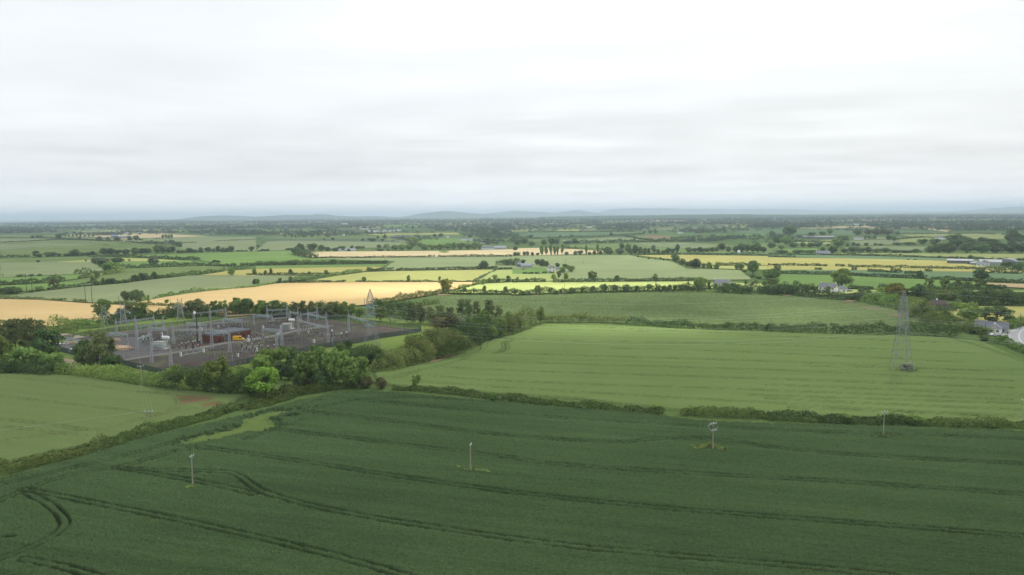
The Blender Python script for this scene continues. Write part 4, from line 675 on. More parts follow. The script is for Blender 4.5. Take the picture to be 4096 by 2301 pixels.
row('D', 'in the eastern tree belt behind the bungalow', 'tree belt behind the bungalow', '2000 1090 150 110|2130 1090 150 110|2220 1095 130 120|2350 1100 120 90|2290 1035 80 60|2410 1020 100 60|2460 1120 180 130|1720 1050 120 60 Bo|1850 1060 130 70 Bo|2560 1110 100 100', 'Rd')
row('I', 'around the bungalow and the roadside cottage', 'trees around bungalow and cottage', '2020 480 210 160 Rm|2290 490 300 150 Sd|1795 480 60 105 Rd|1570 420 80 140 Rd|1450 370 80 70 Bm|1650 440 90 60 Bm|1900 530 200 70 Bg|2080 590 120 70 Bd|2362 668 80 62 Bd|1890 350 100 60 Bb|1960 340 80 60 Bb|1695 360 36 60 Ro|1780 358 80 30 Bd|2180 660 90 50 Bd|1480 330 60 40 Bo|1830 320 60 40 Bm', 'Rm')
row('E', 'in the western pine clump', 'western pine clump', '60 500 180 230 Pp|160 500 190 250 Pp|290 510 200 260 Pp|410 470 160 220 Pp', 'Pp')
row('E', 'in the leafy mass below the western pines', 'leafy trees below the western pines', '470 620 290 270 Rd|240 700 260 180 Rm|520 700 190 170 Bm|40 650 150 220 Rm|640 735 100 110 Bd|90 730 160 120 Bd|410 690 120 140 Rm', 'Rm')
row('E', 'in the clump beside the substation yard', 'clump beside the substation yard', '850 690 190 240 Rd|1000 690 260 330 Pp|1100 600 160 190 Pp|1130 700 180 130 Rd|960 690 120 90 Bd', 'Pp')
row('E', 'behind the western pylons', 'trees behind the western pylons', '1035 190 165 165 Rm|1145 205 70 70 Bd|1215 190 90 90 Rd|1320 180 130 120 Rp|1420 180 120 135 Rm|860 250 80 60 Bd|1650 195 60 30 Bd', 'Rm')
row('E', 'in the belt behind the substation gantries', 'western belt behind the substation', '1910 180 150 150 Pp|1990 170 170 160 Pp|2150 150 90 140 Sm|2230 150 110 140 Sm|2370 145 150 150 Rm|2490 140 130 150 Rd|2440 140 80 50 Bd|2080 165 100 90 Rd', 'Rm')
row('G', 'in the pine belt behind the transformers', 'pine belt behind the transformers', '50 170 160 150 Rm|180 165 180 145 Rd|280 155 110 120 Rm|390 165 140 130 Pp|480 160 100 140 Pp|560 165 100 140 Pp|650 170 140 140 Pp|780 178 190 150 Pp|880 178 150 150 Rm|960 170 90 130 Rm|1040 180 120 100 Rm|720 172 100 110 Pp', 'Pp')
row('G', 'in the spruce grove beyond the tall pylon', 'spruce grove beyond the tall pylon', '1255 215 130 150 So|1560 230 140 180 Pp|1650 235 150 190 Pp|1750 240 150 160 Pp|1850 240 160 180 Pp|1950 240 140 160 Pp|2060 150 110 150 Pp|2130 170 120 170 Pp|2220 150 110 130 Pp|2340 170 150 170 Pp|2440 170 100 110 Pp|1850 300 170 150 Br|1970 300 190 160 Br|2090 300 180 140 Bg|2210 310 170 150 Rm|2300 320 180 200 Rm|2450 345 150 180 Rm|2540 270 90 150 Rm|1440 90 70 60 So|1350 95 60 60 So', 'Pp')
row('G', 'in the thicket along the wheat margin', 'thicket along the wheat margin', '1590 455 220 120 Bm|1760 395 130 110 Bm|1540 545 130 100 Bb|2080 490 150 140 Rm|2260 405 120 190 Sm|2370 400 120 130 Rm|1650 450 110 60 Bo|1700 560 140 90 Bo|1840 520 120 100 Bo|1950 500 120 110 Bd|2160 440 130 120 Rm|2420 350 100 120 Bm|1440 640 130 90 Bd|1340 660 100 110 Bd|1230 690 140 150 Rd|1620 600 110 60 Bo|2060 380 140 130 Rd|2190 300 180 110 Rb', 'Bm')
row('G', 'in the big clump at the field corner', 'big clump at the field corner', '1110 560 150 120 Bm|1200 560 140 90 Bo|90 965 350 265 Rb|425 890 120 160 Bd|500 880 130 210 Sr|60 740 190 180 Rm|200 690 260 200 Rm|110 650 200 150 Rm|320 640 200 170 Rd|560 870 330 390 Wm|660 890 190 200 Bd|770 870 220 380 Wm|860 780 220 260 Wm|1000 870 320 290 Wm|1100 880 170 140 Br|930 500 90 90 Rd|1050 540 130 90 Bd|1160 640 130 130 Rd|1000 590 150 110 Bo|850 540 110 100 Rm|330 800 190 200 Bd|640 640 200 160 Rm|960 870 200 130 Bd|470 700 180 150 Rd|250 800 180 170 Rd', 'Wm')
row('G', 'standing alone on the hedge by the bean field', 'lone bushes by the bean field', '1264 888 130 120 Br|1610 895 100 155 Lm|2370 1008 92 80 Bm', 'Bm')
row('E', 'at the substation corner above the green wheat', 'trees at the substation corner', '1760 860 190 180 Rm|1950 895 160 140 Ro|2200 925 290 330 Wm|2390 925 180 250 Rm|2500 935 170 230 Rm|2300 930 160 120 Bd|2080 915 120 120 Bd|2290 1130 75 55 Bm', 'Rm')
row('H', 'along the head of the wheat field', 'trees along the head of the wheat field', '60 300 140 190 Bo|-30 300 120 170 Bo|285 235 110 165 Ro|700 200 90 50 Bm|1720 250 60 40 Bm|2160 278 80 50 Bo|2450 285 50 45 Bm', 'Bm')
row('H', 'on the hedge bank beside the field gap', 'bushes beside the field gap', '1440 1100 100 55 Bm|1810 1120 110 60 Bm|2060 1130 60 40 Bm|2400 1140 90 60 Bm|2500 1160 90 50 Bd', 'Bm')
row('I', 'on the hedge behind the eastern pole', 'bushes behind the eastern pole', '790 1475 150 85 Bm|1220 1480 110 70 Bm|1480 1490 200 80 Bm|1900 1515 110 50 Bd|2250 1530 120 60 Bm', 'Bm')
# ------------------------------------------------------------------ far woodland mass
rng = np.random.default_rng(3); cl = []
BANDS = [(874, 888, 900, 1.0, 70), (884, 905, 260, .9, 60), (900, 935, 140, .6, 50)]
for v0, v1, n, dd, wd in BANDS:
    u = rng.uniform(-60, 4160, n); v = rng.uniform(v0, v1, n)-.0096*(u-2048)*.6
    cl += [(a, b, wd) for a, b in zip(u, v)]
WDS = [('A', '0,330 0,395 560,400 400,360 700,345 900,335', 60), ('A', '640,330 1300,322 2576,318 2576,345 1900,350 1100,352', 90), ('A', '1870,370 2300,360 2576,370 2576,412 2200,405 1880,385', 30), ('A', '950,400 1180,398 1180,412 960,420', 12), ('A', '1170,380 1700,378 1800,390 1200,385', 14), ('B', '0,285 1200,270 1240,300 1250,330 1400,345 1000,345 400,340 0,335', 110), ('B', '0,375 900,370 1150,380 1180,408 600,415 0,412', 50), ('B', '1500,430 1650,425 1640,470 1500,475', 9), ('B', '1620,305 2576,290 2576,370 2300,372 1900,365 1640,335', 80), ('B', '2040,375 2576,372 2576,450 2280,440 2100,400', 36), ('B', '2270,470 2400,440 2500,470 2480,510 2400,520', 12),
 ('C', '0,270 900,265 950,290 700,300 300,300 0,305', 50), ('C', '840,300 1300,295 1290,355 850,350', 40), ('C', '0,310 700,310 650,345 100,345', 22), ('C', '1290,290 1650,280 2000,260 2576,250 2576,300 1900,305 1350,320', 70), ('C', '2380,330 2576,300 2576,345', 18), ('C', '1760,370 2200,355 2190,390 1780,395', 18), ('C', '2120,440 2576,430 2576,465 2130,465', 18), ('D', '0,265 600,260 700,300 560,335 0,335', 60), ('D', '1000,325 1100,290 1650,280 2400,250 2576,280 2576,370 1900,370 1600,345 1300,350', 130), ('D', '600,270 1500,260 1500,280 900,295', 26), ('D', '0,430 230,430 250,500 60,500', 10), ('C', '1560,480 2060,468 2060,476 1600,482', 8)]
def inpoly(crop, s, n):
    P = pts(crop+' '+s); lo, hi = P.min(0), P.max(0); out = []
    while len(out) < n:
        q = rng.uniform(lo, hi)
        if pip(np.array([q[0]]), np.array([q[1]]), P)[0]: out.append(q)
    return out
for c_, s, n in WDS: cl += [(q[0], q[1], 34) for q in inpoly(c_, s, n)]
PV, PN, PS = [], [], []
for u, v, wd in cl:
    g0 = gp([(u, max(v, 868-.0096*(u-2048)))])[0]; D = np.linalg.norm(g0)
    if D > 16000: continue
    k = rng.integers(3, 8); ang = rng.normal(0, .35)
    for j in range(k):
        c0 = g0+np.array([math.cos(ang), math.sin(ang)])*rng.normal(0, wd*(.5+D/9000))+rng.normal(0, 9, 2)
        h = rng.uniform(7, 15); r = rng.uniform(4, 8)*(1+D/9000); q = 30 if D < 4500 else 16
        d = rng.normal(0, 1, (q, 3)); d[:, 2] = np.abs(d[:, 2]); d /= np.linalg.norm(d, axis=1, keepdims=True)
        PV.append(np.array([c0[0], c0[1], h*.3])+d*np.array([r, r, h*.7])*rng.uniform(.7, 1.05, (q, 1))); PN.append(d); PS.append(np.full(q, max(2.6, D*.0011)))
PV, PN, PS = map(np.concatenate, (PV, PN, PS)); PV[:, 2] = np.maximum(PV[:, 2], PS*.35)
tag(link('woodland', quadmesh('woodland', leafquads(PV, PN, PS, rng), len(PV), [L['f']])), 'dark blue-green far woods and hedgerow trees across the plain', None, None, 'stuff')
# ------------------------------------------------------------------ substation
def ft(c, x, y, z=0.0):
    k = CROP[c]; return gp([(k[0]+x/k[2], k[1]+y/k[2])], z)[0]
def ppm(c, x, y):
    """crop pixels per metre at a foot point"""
    return F/math.hypot(*ft(c, x, y))*CROP[c][2]
def lattice(b, p, q, w0, w1, r, n, up=None, m=0):
    """square lattice boom from p to q"""
    p, q = Vector(p), Vector(q); d = (q-p).normalized()
    a = d.cross(Vector((0, 0, 1))) if up is None else Vector(up)
    if a.length < .01: a = Vector((1, 0, 0))
    a.normalize(); e = d.cross(a)
    def cor(i):
        c = p.lerp(q, i/n); w = (w0+(w1-w0)*i/n)/2
        return [c+a*w+e*w, c-a*w+e*w, c-a*w-e*w, c+a*w-e*w]
    for i in range(n):
        A, B = cor(i), cor(i+1)
        for k in range(4):
            b.bar(A[k], B[k], r, m); b.bar(A[k], B[(k+1) % 4], r*.6, m)
            b.bar(A[(k+1) % 4], B[k], r*.6, m)
        if i: 
            for k in range(4): b.bar(A[k], A[(k+1) % 4], r*.6, m)
# yard surfaces
YARD = np.concatenate([pts('S 95,880 450,790 800,738 1250,690 1700,655 2250,575 T 560,498 1000,535 1600,608 2515,708 2470,745 2000,818 1700,880 1300,938 800,1045 300,1140 S 2000,1245 1500,1300 910,1158 600,1090 350,1040 120,980')])
gm = surf('yard_gravel', (.066, .061, .056), .95, .18, .05, spec=.0, col2=(.098, .09, .083)); m_ = gm.node_tree; tc_ = [n for n in m_.nodes if n.type == 'TEX_COORD'][0]; pb = [n for n in m_.nodes if n.type == 'BSDF_PRINCIPLED'][0]
old = pb.inputs['Base Color'].links[0].from_socket
c1 = mixc(m_, math_(m_, 'MULTIPLY', ramp(m_, noise(m_, tc_.outputs['Object'], .06, 6, .75), .5, .64), .8), old, (.13, .14, .06))
c1 = mixc(m_, math_(m_, 'MULTIPLY', ramp(m_, noise(m_, tc_.outputs['Object'], 1.4, 4, .8), .5, .75), .45), c1, (.115, .105, .1))
c1 = mixc(m_, math_(m_, 'MULTIPLY', ramp(m_, noise(m_, tc_.outputs['Object'], .018, 3, .6), .55, .7), .55), c1, (.13, .09, .075)); m_.links.new(c1, pb.inputs['Base Color'])
flat('yard', gp(YARD), gm, z=.07)
TAR = surf('yard_tarmac', (.12, .117, .115), .9, .12, .4, spec=0); CPA = surf('pale_concrete', (.19, .185, .17), .9, .1, .5, spec=0)
flat('yard', wp('S 110,900 420,835 860,800 1150,800 1180,870 1500,960 1530,1000 920,1100 700,1090 350,1030 140,965'), TAR, z=.085)
flat('path', wp('S 895,1102 1200,1050 1525,1003 1900,935 2250,868 2572,822 T 500,800 900,716 1180,665 1400,648 1385,660 1180,682 905,733 500,822 S 2572,846 2250,890 1900,958 1530,1022 1210,1066 940,1108'), CPA, z=.1)
flat('path', wp('E 690,668 760,660 800,666 720,680'), CPA, z=.1); flat('ground', wp('E 640,590 740,600 800,650 700,662 650,640'), surf('dry_earth', (.26, .21, .15), .95, .2, .3), z=.08)
# palisade fence, one thing per side
FENCE = surf('dark_green_paint', (.045, .085, .06), .6, .12, 1)
def fence(s, label, hgt=2.7, step=.3):
    P = wp(s); e = empty('palisade_fence', (P[0][0], P[0][1], 0)); b = MB(); pb = MB(); o = P[0]
    for p, q in zip(P[:-1], P[1:]):
        L_ = np.linalg.norm(q-p); d = (q-p)/L_; n = int(L_/step); a = math.atan2(d[1], d[0])
        for i in range(n):
            c = p+d*(i+.5)*step-o; b.box((c[0], c[1], hgt/2+.05), (step*.45, .04, hgt), 0, a)
        for z in (.5, hgt-.5): c = (p+q)/2-o; b.box((c[0]-d[1]*.06, c[1]+d[0]*.06, z), (L_, .06, .07), 0, a)
        for i in range(int(L_/2.75)+1):
            c = p+d*min(i*2.75, L_)-o; pb.box((c[0]-d[1]*.12, c[1]+d[0]*.12, hgt/2+.1), (.12, .14, hgt+.2), 0, a)
    b.build('panel', FENCE, e); pb.build('posts', FENCE, e); tag(e, label, 'fence', 'dark green fence round the substation')
fence('S 905,1158 1200,1228 1500,1300', 'dark green palisade fence at the near corner behind the tall hedge')
fence('S 1500,1300 2000,1245 T 300,1140', 'dark green palisade fence along the near side of the yard')
fence('T 300,1140 800,1045 1300,938', 'dark green palisade fence hidden behind the big tree clump')
fence('T 1300,938 1700,878 2000,816 2470,748 2525,735', 'dark green palisade fence passing behind the tall pylon foot')
fence('T 2525,735 2515,700 2000,648 1600,604', 'dark green palisade fence along the far eastern lawn')
fence('T 1600,604 1000,532 560,492', 'dark green palisade fence in front of the pine belt')
fence('T 560,492 0,555 S 2250,560', 'dark green palisade fence behind the brick building'); fence('S 2250,560 1700,648 1250,684', 'dark green palisade fence behind the middle gantries')
fence('S 1250,684 800,732 450,785 30,865', 'dark green palisade fence beyond the materials yard'); fence('S 120,985 350,1045 600,1095', 'dark green palisade fence in front of the materials yard')
# lattice gantries
def gantry(label, cols, beams, strings=0, low=False, r=.062):
    o = ft(cols[0][0], cols[0][1], cols[0][2]); e = empty('gantry', (o[0], o[1], 0)); tops = []
    for c, x, yb, yt in cols:
        p = ft(c, x, yb)-o; h = (yb-yt)/ppm(c, x, yb); b = MB()
        if low:
            for s in (-1, 1):
                b.bar((p[0]+s*.5, p[1], 0), (p[0], p[1], h), r); b.bar((p[0], p[1]+s*.5, 0), (p[0], p[1], h), r)
            lattice(b, (p[0], p[1], 0), (p[0], p[1], h), .9, .5, r*.7, 6, (1, 0, 0))
        else:
            lattice(b, (p[0], p[1], 0), (p[0], p[1], h*.72), 1.5, .75, r, 8, (1, 0, 0)); lattice(b, (p[0], p[1], h*.72), (p[0], p[1], h), .75, .05, r*.8, 3, (1, 0, 0))
        b.build('column', STEEL, e); tops.append((p[0], p[1], h))
    for i, j, f in beams:
        p, q = tops[i], tops[j]; hz = min(p[2], q[2])*f; b = MB()
        lattice(b, (p[0], p[1], hz), (q[0], q[1], hz), .75, .75, r, max(4, int(math.hypot(p[0]-q[0], p[1]-q[1])/1.5)))
        b.build('beam', STEEL, e)
        d = Vector((q[0]-p[0], q[1]-p[1], 0)).normalized(); nr = Vector((-d.y, d.x, 0))
        for k in range(strings):
            c = Vector((p[0], p[1], hz-.4)).lerp(Vector((q[0], q[1], hz-.4)), (k+.7)/(strings+.4)); s = MB()
            for sg in ((-1, 1) if low else (1,)): s.ribbed(c, c+nr*sg*2.6+Vector((0, 0, -.45 if low else -1.6)), .15, 0, 6, 6)
            if not low: s.ribbed(c, c-d*1.3+Vector((0, 0, -2.4)), .14, 0, 6, 6)
            s.build('insulator_string', TEAL, e)
    return tag(e, label, 'gantry', 'steel gantries of the substation')
gantry('tall lattice gantry with three columns in front of the second western pylon', [('S', 855, 735, 575), ('S', 1102, 702, 540), ('S', 1340, 668, 515)], [(0, 1, .69), (1, 2, .69)], 2)
gantry('lattice gantry standing just nearer than the westernmost three-column gantry', [('S', 1118, 785, 590), ('S', 1462, 725, 540)], [(0, 1, .55)], 3)
gantry('tall lattice gantry with three columns beside the dark lamp mast', [('S', 1855, 612, 460), ('S', 2060, 590, 435), ('S', 2262, 560, 415)], [(0, 1, .7), (1, 2, .74)], 1)
gantry('lattice gantry between the western transformer and the brick building', [('S', 1590, 890, 640), ('S', 1938, 890, 610)], [(0, 1, .66)], 2)
gantry('lattice gantry with hanging V strings in front of the brick building', [('S', 2085, 950, 600), ('S', 2315, 1000, 665)], [(0, 1, .72)], 3)
gantry('near lattice gantry with teal strings beside the western transformer', [('S', 1310, 1138, 880), ('S', 1558, 1182, 905)], [(0, 1, .9)], 2)
gantry('lattice gantry in front of the western transformer bushings', [('S', 1125, 970, 700), ('S', 1305, 905, 690)], [(0, 1, .6)], 2)
gantry('tall lattice gantry beyond the eastern transformer', [('T', 545, 570, 390), ('T', 803, 560, 360)], [(0, 1, .62)], 2)
gantry('lattice gantry with a level beam right of the eastern transformer', [('T', 838, 585, 440), ('T', 940, 600, 435)], [(0, 1, .72)], 2)
gantry('lattice gantry whose beam climbs towards the pine belt', [('T', 975, 620, 470), ('T', 1190, 580, 400)], [(0, 1, .68)], 1)
gantry('lattice gantry hung with a zigzag of teal insulators', [('T', 1073, 640, 445), ('T', 1307, 690, 465)], [(0, 1, .68)], 4)
gantry('lattice gantry joined to the line from the tall pylon', [('T', 1595, 740, 450), ('T', 1850, 800, 535)], [(0, 1, .8)], 3)
gantry('slender lattice column pair among the eastern insulators', [('T', 1330, 880, 600), ('T', 950, 770, 560)], [(0, 1, .86)], 0)
gantry('near lattice gantry in front of the eastern transformer', [('T', 668, 965, 735), ('T', 735, 915, 695)], [(0, 1, .85)], 1)
for i, (a, b_, n) in enumerate(((('S', 770, 880, 745), ('S', 1000, 905, 775), 5), (('S', 1270, 805, 680), ('S', 1510, 835, 705), 6), (('S', 1770, 745, 620), ('S', 2010, 775, 640), 6), (('S', 2230, 665, 560), ('S', 2470, 700, 580), 6), (('T', 370, 630, 508), ('T', 612, 665, 530), 6), (('T', 490, 825, 690), ('T', 720, 850, 712), 5), (('S', 215, 945, 818), ('S', 450, 975, 857), 3))):
    gantry(('low busbar gantry with teal insulators at the west end of the yard', 'low busbar gantry with teal insulators beyond the western transformer', 'low busbar gantry with teal insulators behind the dark lamp mast', 'low busbar gantry with teal insulators behind the brick building', 'low busbar gantry with teal insulators left of the eastern transformer', 'low busbar gantry with teal insulators in front of the eastern transformer', 'low busbar gantry with teal insulators over the materials yard')[i], [a, b_], [(0, 1, .97)], n, True)
# wires: each span bundle is one thing
def wires(name, label, ends, sag, r, mat, group=None):
    b = MB(); o = Vector(ends[0][0])
    for p, q in ends:
        p, q = Vector(p)-o, Vector(q)-o; n = 14; pr = p
        for i in range(1, n+1):
            f = i/n; c = p.lerp(q, f); c.z -= sag*4*f*(1-f); b.cyl(pr, c, r, r, 4, cap=False); pr = c
    w = b.build(name, mat); w.location = o; return tag(w, label, 'wires', group)
def up(c, x, yb, yw):
    p = ft(c, x, yb); return (p[0], p[1], (yb-yw)/ppm(c, x, yb))
BUS = [('S', 770, 880, 748, 'S', 1000, 905, 778), ('S', 1270, 805, 682, 'S', 1510, 835, 707), ('S', 1770, 745, 622, 'S', 2010, 775, 642), ('S', 2230, 665, 562, 'S', 2470, 700, 582), ('T', 370, 630, 510, 'T', 612, 665, 532), ('T', 840, 600, 470, 'T', 960, 615, 485)]
for i in range(len(BUS)-1):
    A, B = BUS[i], BUS[i+1]; en = []
    for k in range(6):
        f = (k+.7)/6.4
        a = Vector(up(*A[:4])).lerp(Vector(up(*A[4:])), f); b_ = Vector(up(*B[:4])).lerp(Vector(up(*B[4:])), f); en.append((a, b_))
    wires('busbar_wires', 'six parallel busbar wires '+('over the western end of the yard', 'beyond the western transformer', 'passing the dark lamp mast', 'behind the brick building', 'above the eastern transformer')[i], en, .5, .05, WIRE, 'busbar wires between low gantries')
en = [(up('S', 215, 945, 820+k*3), up('S', 770+k*60, 880+k*6, 750+k*6)) for k in range(3)]; wires('busbar_wires', 'three busbar wires running out to the materials yard', en, .6, .05, WIRE, 'busbar wires between low gantries')
for i, (a, b_, lab) in enumerate(((('S', 1600, 890, 700), ('T', 340, 790, 700), 'sagging wires crossing in front of the brick building'), (('S', 1310, 1138, 895), ('S', 2085, 950, 690), 'sagging wires from the near gantry to the brick building gantry'), (('T', 1600, 740, 520), ('T', 1100, 640, 500), 'sagging wires between the eastern gantries'), (('T', 1330, 880, 640), ('T', 735, 915, 720), 'sagging wires over the eastern insulators'))):
    p, q = Vector(up(*a)), Vector(up(*b_)); n = (q-p).cross(Vector((0, 0, 1))).normalized(); wires('busbar_wires', lab, [(p+n*k, q+n*k) for k in (-3, 0, 3)], .8, .05, WIRE)
# insulators on stands
def stand_proto(name, head):
    e = empty(name, (0, 0, 0)); b = MB()
    for sx in (-1, 1):
        for sy in (-1, 1): b.bar((sx*.3, sy*.3, 0), (sx*.22, sy*.22, 2), .05)
    for z in (.3, .9, 1.5):
        for sx in (-1, 1): b.bar((sx*.29, -.29, z), (sx*.25, .27, z+.55), .03); b.bar((-.29, sx*.29, z), (.27, sx*.25, z+.55), .03)
    b.box((0, 0, 2.06), (.7, .7, .12)); b.build('stand', STEEL, e)
    b = MB().ribbed((0, 0, 2.12), (0, 0, 4.6), .33, 0, 9, 8); b.build('insulator', BROWN, e)
    b = MB()
    if head == 'box': b.box((0, 0, 4.95), (.75, .6, .65)).box((0, 0, 5.3), (.5, .4, .06))
    elif head == 'cap': b.cyl((0, 0, 4.6), (0, 0, 4.85), .26, .2, 8).cyl((0, 0, 4.85), (0, 0, 5.0), .1, .06, 6)
    else: b.cyl((0, 0, 4.6), (0, 0, 5.25), .34, .3, 10).cyl((0, 0, 5.25), (0, 0, 5.45), .3, .1, 10)
    b.build('head', WHITE if head != 'cap' else PALE, e); return e
def copy_tree(o, parent=None):
    c = o.copy(); COL.objects.link(c); c.parent = parent
    for ch in list(o.children): copy_tree(ch, c)
    return c
PR = {k: stand_proto('insulator_stand', k) for k in ('box', 'cap', 'drum')}; used = set()
def put(pr, c, x, yb, yt, base_h, label, cat, group, rz=0.0):
    o = copy_tree(pr) if pr.name in used else pr; used.add(pr.name)
    p = ft(c, x, yb); s = (yb-yt)/ppm(c, x, yb)/base_h; o.location = (p[0], p[1], .08); o.scale = (max(.8, s), max(.8, s), s); o.rotation_euler = (0, 0, rz)
    return tag(o, label, cat, group)
LST = [('T', 'cap', '1027 740 645|1088 720 635|1148 715 620|1207 700 615|1187 820 720|1253 790 705|1316 800 700|1250 850 740|1410 830 745|998 740 660|1063 735 650|1122 715 640', 'among the eastern insulator bays'), ('T', 'drum', '1380 870 720|575 670 600|605 665 595|635 660 590', 'near the eastern transformer'), ('T', 'box', '1500 880 755|1567 860 740|555 985 918|635 970 902|1320 860 775', 'at the eastern end of the yard'),
       ('T', 'cap', '217 1000 875|280 1010 910|313 1020 935|362 1000 890|393 1010 920|443 990 880|475 995 908|378 950 850|297 960 862|410 830 745|468 850 765|345 900 800|500 870 780', 'right of the yellow van'), ('S', 'cap', '1670 1000 910|1755 1020 880|1845 1030 862|1930 985 842|2470 1000 880|2530 1010 905|2548 960 860|1180 870 810|1215 860 815|1260 850 800|1320 840 790', 'in front of the brick building path'), ('S', 'drum', '1698 960 882|1785 950 868|1870 940 855|1200 900 840|1245 895 835|1290 890 828', 'by the western transformer')]
for c, k, s, where in LST:
    lab = {'cap': 'dark brown porcelain insulator column on a steel stand ', 'drum': 'white drum-headed instrument transformer on a steel stand ', 'box': 'white box-headed instrument transformer on a steel stand '}[k]+where
    for q in s.split('|'):
        x, yb, yt = map(float, q.split()); put(PR[k], c, x, yb, yt, 4.9, lab, 'insulator', 'insulator stands '+where)
e = empty('support_post', (0, 0, 0)); MB().cyl((0, 0, 0), (0, 0, 2.4), .12, .1, 6).box((0, 0, .06), (.4, .4, .12)).build('post', STEELD, e); MB().ribbed((0, 0, 2.4), (0, 0, 3.6), .19, 0, 5, 6).build('insulator', BROWN, e); MB().cyl((0, 0, 3.6), (0, 0, 3.7), .12, .12, 6).build('cap', PALE, e)
PP = e; rr_ = random.Random(5)
GRID = [('T', 560, 640, 780, 16, 2, -4, 40, 'beyond the eastern transformer'), ('T', 520, 880, 870, 12, 2, -6, 45, 'between van and eastern insulators'), ('T', 780, 850, 1000, 8, 2, -7, 50, 'in the middle of the eastern yard'), ('T', 1000, 780, 1230, 10, 2, -5, 35, 'among the eastern bays'), ('S', 1620, 790, 1960, 13, 3, -8, 32, 'left of the dark lamp mast'), ('S', 2080, 700, 2560, 14, 2, -9, 30, 'behind the brick building'), ('S', 1150, 850, 1500, 11, 3, -9, 26, 'beyond the western transformer'), ('S', 2010, 1040, 2440, 12, 2, -6, 55, 'in front of the brick building'), ('T', 20, 700, 460, 13, 2, -6, 28, 'behind the brick building, eastern side')]
for c, x0, y0, x1, n, m2, dy, ry, where in GRID:
    for j in range(m2):
        for i in range(n):
            x = x0+(x1-x0)*i/(n-1)+rr_.uniform(-6, 6)+j*12; y = y0+dy*i/ n*4+j*ry
            put(PP, c, x, y, y-3.6*ppm(c, x, y)*rr_.uniform(.85, 1.1), 3.7, 'slim grey support post with a short brown insulator '+where, 'support post', 'support posts '+where)
# pipes of busbar lying on the posts
for i, (c, x0, y0, x1, y1, z, lab) in enumerate((('S', 1600, 975, 1960, 990, 1.2, 'along the path by the western transformer'), ('S', 1700, 1048, 2040, 975, .5, 'low over the near gravel'), ('T', 1000, 740, 1230, 715, 3.7, 'across the eastern insulator bays'), ('T', 1180, 815, 1500, 808, 2.2, 'in front of the eastern insulator bays'), ('T', 560, 640, 780, 620, 3.6, 'beyond the eastern transformer'), ('S', 1620, 790, 1960, 760, 3.6, 'left of the lamp mast'), ('S', 2080, 700, 2560, 668, 3.6, 'behind the brick building'), ('T', 210, 985, 480, 960, 2.3, 'right of the van'))):
    p, q = ft(c, x0, y0), ft(c, x1, y1); b = MB()
    for s in (-2.5, 0, 2.5): b.cyl((p[0], p[1]+s, z), (q[0], q[1]+s, z), .07, .07, 6)
    for f in (0, .33, .66, 1):
        for s in (-2.5, 0, 2.5): b.cyl((p[0]+(q[0]-p[0])*f, p[1]+(q[1]-p[1])*f+s, .05), (p[0]+(q[0]-p[0])*f, p[1]+(q[1]-p[1])*f+s, z), .05, .05, 5)
    tag(b.build('busbar_pipes', STEEL), 'three straight grey busbar pipes '+lab, 'busbar', 'busbar pipes')
# control cabinets
e = empty('control_cabinet', (0, 0, 0)); MB().box((0, 0, .1), (1.1, .8, .2)).build('plinth', CONC, e); MB().box((0, 0, 1.1), (1, .7, 1.8)).build('body', WHITE, e)
MB().box((0, -.365, 1.1), (.88, .03, 1.6)).build('door', PALE, e); MB().box((0, 0, 2.03), (1.1, .82, .06)).build('lid', PALE, e); PCAB = e
for c, x, yb, h, lab in (('T', 167, 1057, 45, 'by the fence right of the van'), ('T', 1145, 877, 45, 'in the open gravel of the eastern yard'), ('T', 300, 865, 50, 'beside the yellow van'), ('T', 490, 695, 40, 'left of the eastern transformer'), ('T', 1073, 755, 35, 'among the eastern insulators'), ('S', 1683, 1055, 50, 'on the near gravel by the western transformer'), ('S', 2165, 692, 42, 'behind the brick building'), ('S', 1440, 792, 42, 'behind the western transformer'), ('S', 1200, 820, 36, 'west of the western transformer'), ('S', 1975, 1000, 45, 'by the path in front of the brick building'), ('T', 405, 985, 45, 'among the brown insulators right of the van'), ('S', 1950, 730, 45, 'left of the lamp mast top bay'), ('S', 250, 1000, 32, 'in the materials yard')):
    put(PCAB, c, x, yb, yb-h, 2.06, 'white control cabinet '+lab, 'cabinet', 'white control cabinets', -.2)
e = empty('yard_light', (0, 0, 0)); MB().cyl((0, 0, 0), (0, 0, 5.6), .09, .06, 6).box((0, 0, .05), (.4, .4, .1)).build('post', STEEL, e); MB().cyl((0, 0, 5.6), (0, 0, 6), .2, .26, 8).build('lamp', PALE, e); PLT = e
for c, x, yb, yt, lab in (('S', 605, 825, 745, 'by the far fence at the west end'), ('S', 1015, 1042, 915, 'beside the traffic cones'), ('S', 952, 1105, 980, 'where the pale path leaves the yard'), ('S', 1160, 1200, 1068, 'by the near fence corner'), ('S', 2113, 1088, 985, 'on the near gravel before the building'), ('S', 2350, 1160, 1040, 'at the near fence before the van'), ('S', 1652, 1240, 1158, 'half hidden by the corner ash tree'), ('S', 1848, 890, 800, 'left of the brick building'), ('S', 2248, 892, 788, 'in front of the brick wall'), ('T', 103, 1155, 1040, 'at the near fence beside the tree clump'), ('T', 1387, 912, 720, 'in front of the eastern insulators'), ('T', 1103, 870, 765, 'beside the white cabinet in the eastern yard'), ('T', 1650, 780, 670, 'left of the tall pylon'), ('T', 2278, 740, 645, 'alone at the eastern tip of the yard'), ('T', 1157, 648, 575, 'under the zigzag gantry'), ('T', 1385, 662, 575, 'right of the zigzag gantry'), ('T', 920, 640, 545, 'right of the eastern transformer'), ('T', 160, 575, 515, 'at the lawn behind the building'), ('T', 388, 730, 628, 'left of the eastern transformer'), ('S', 2410, 600, 515, 'on the grass by the pine belt')):
    put(PLT, c, x, yb, yt, 6.0, 'slim yard light post '+lab, 'light post', 'yard light posts')
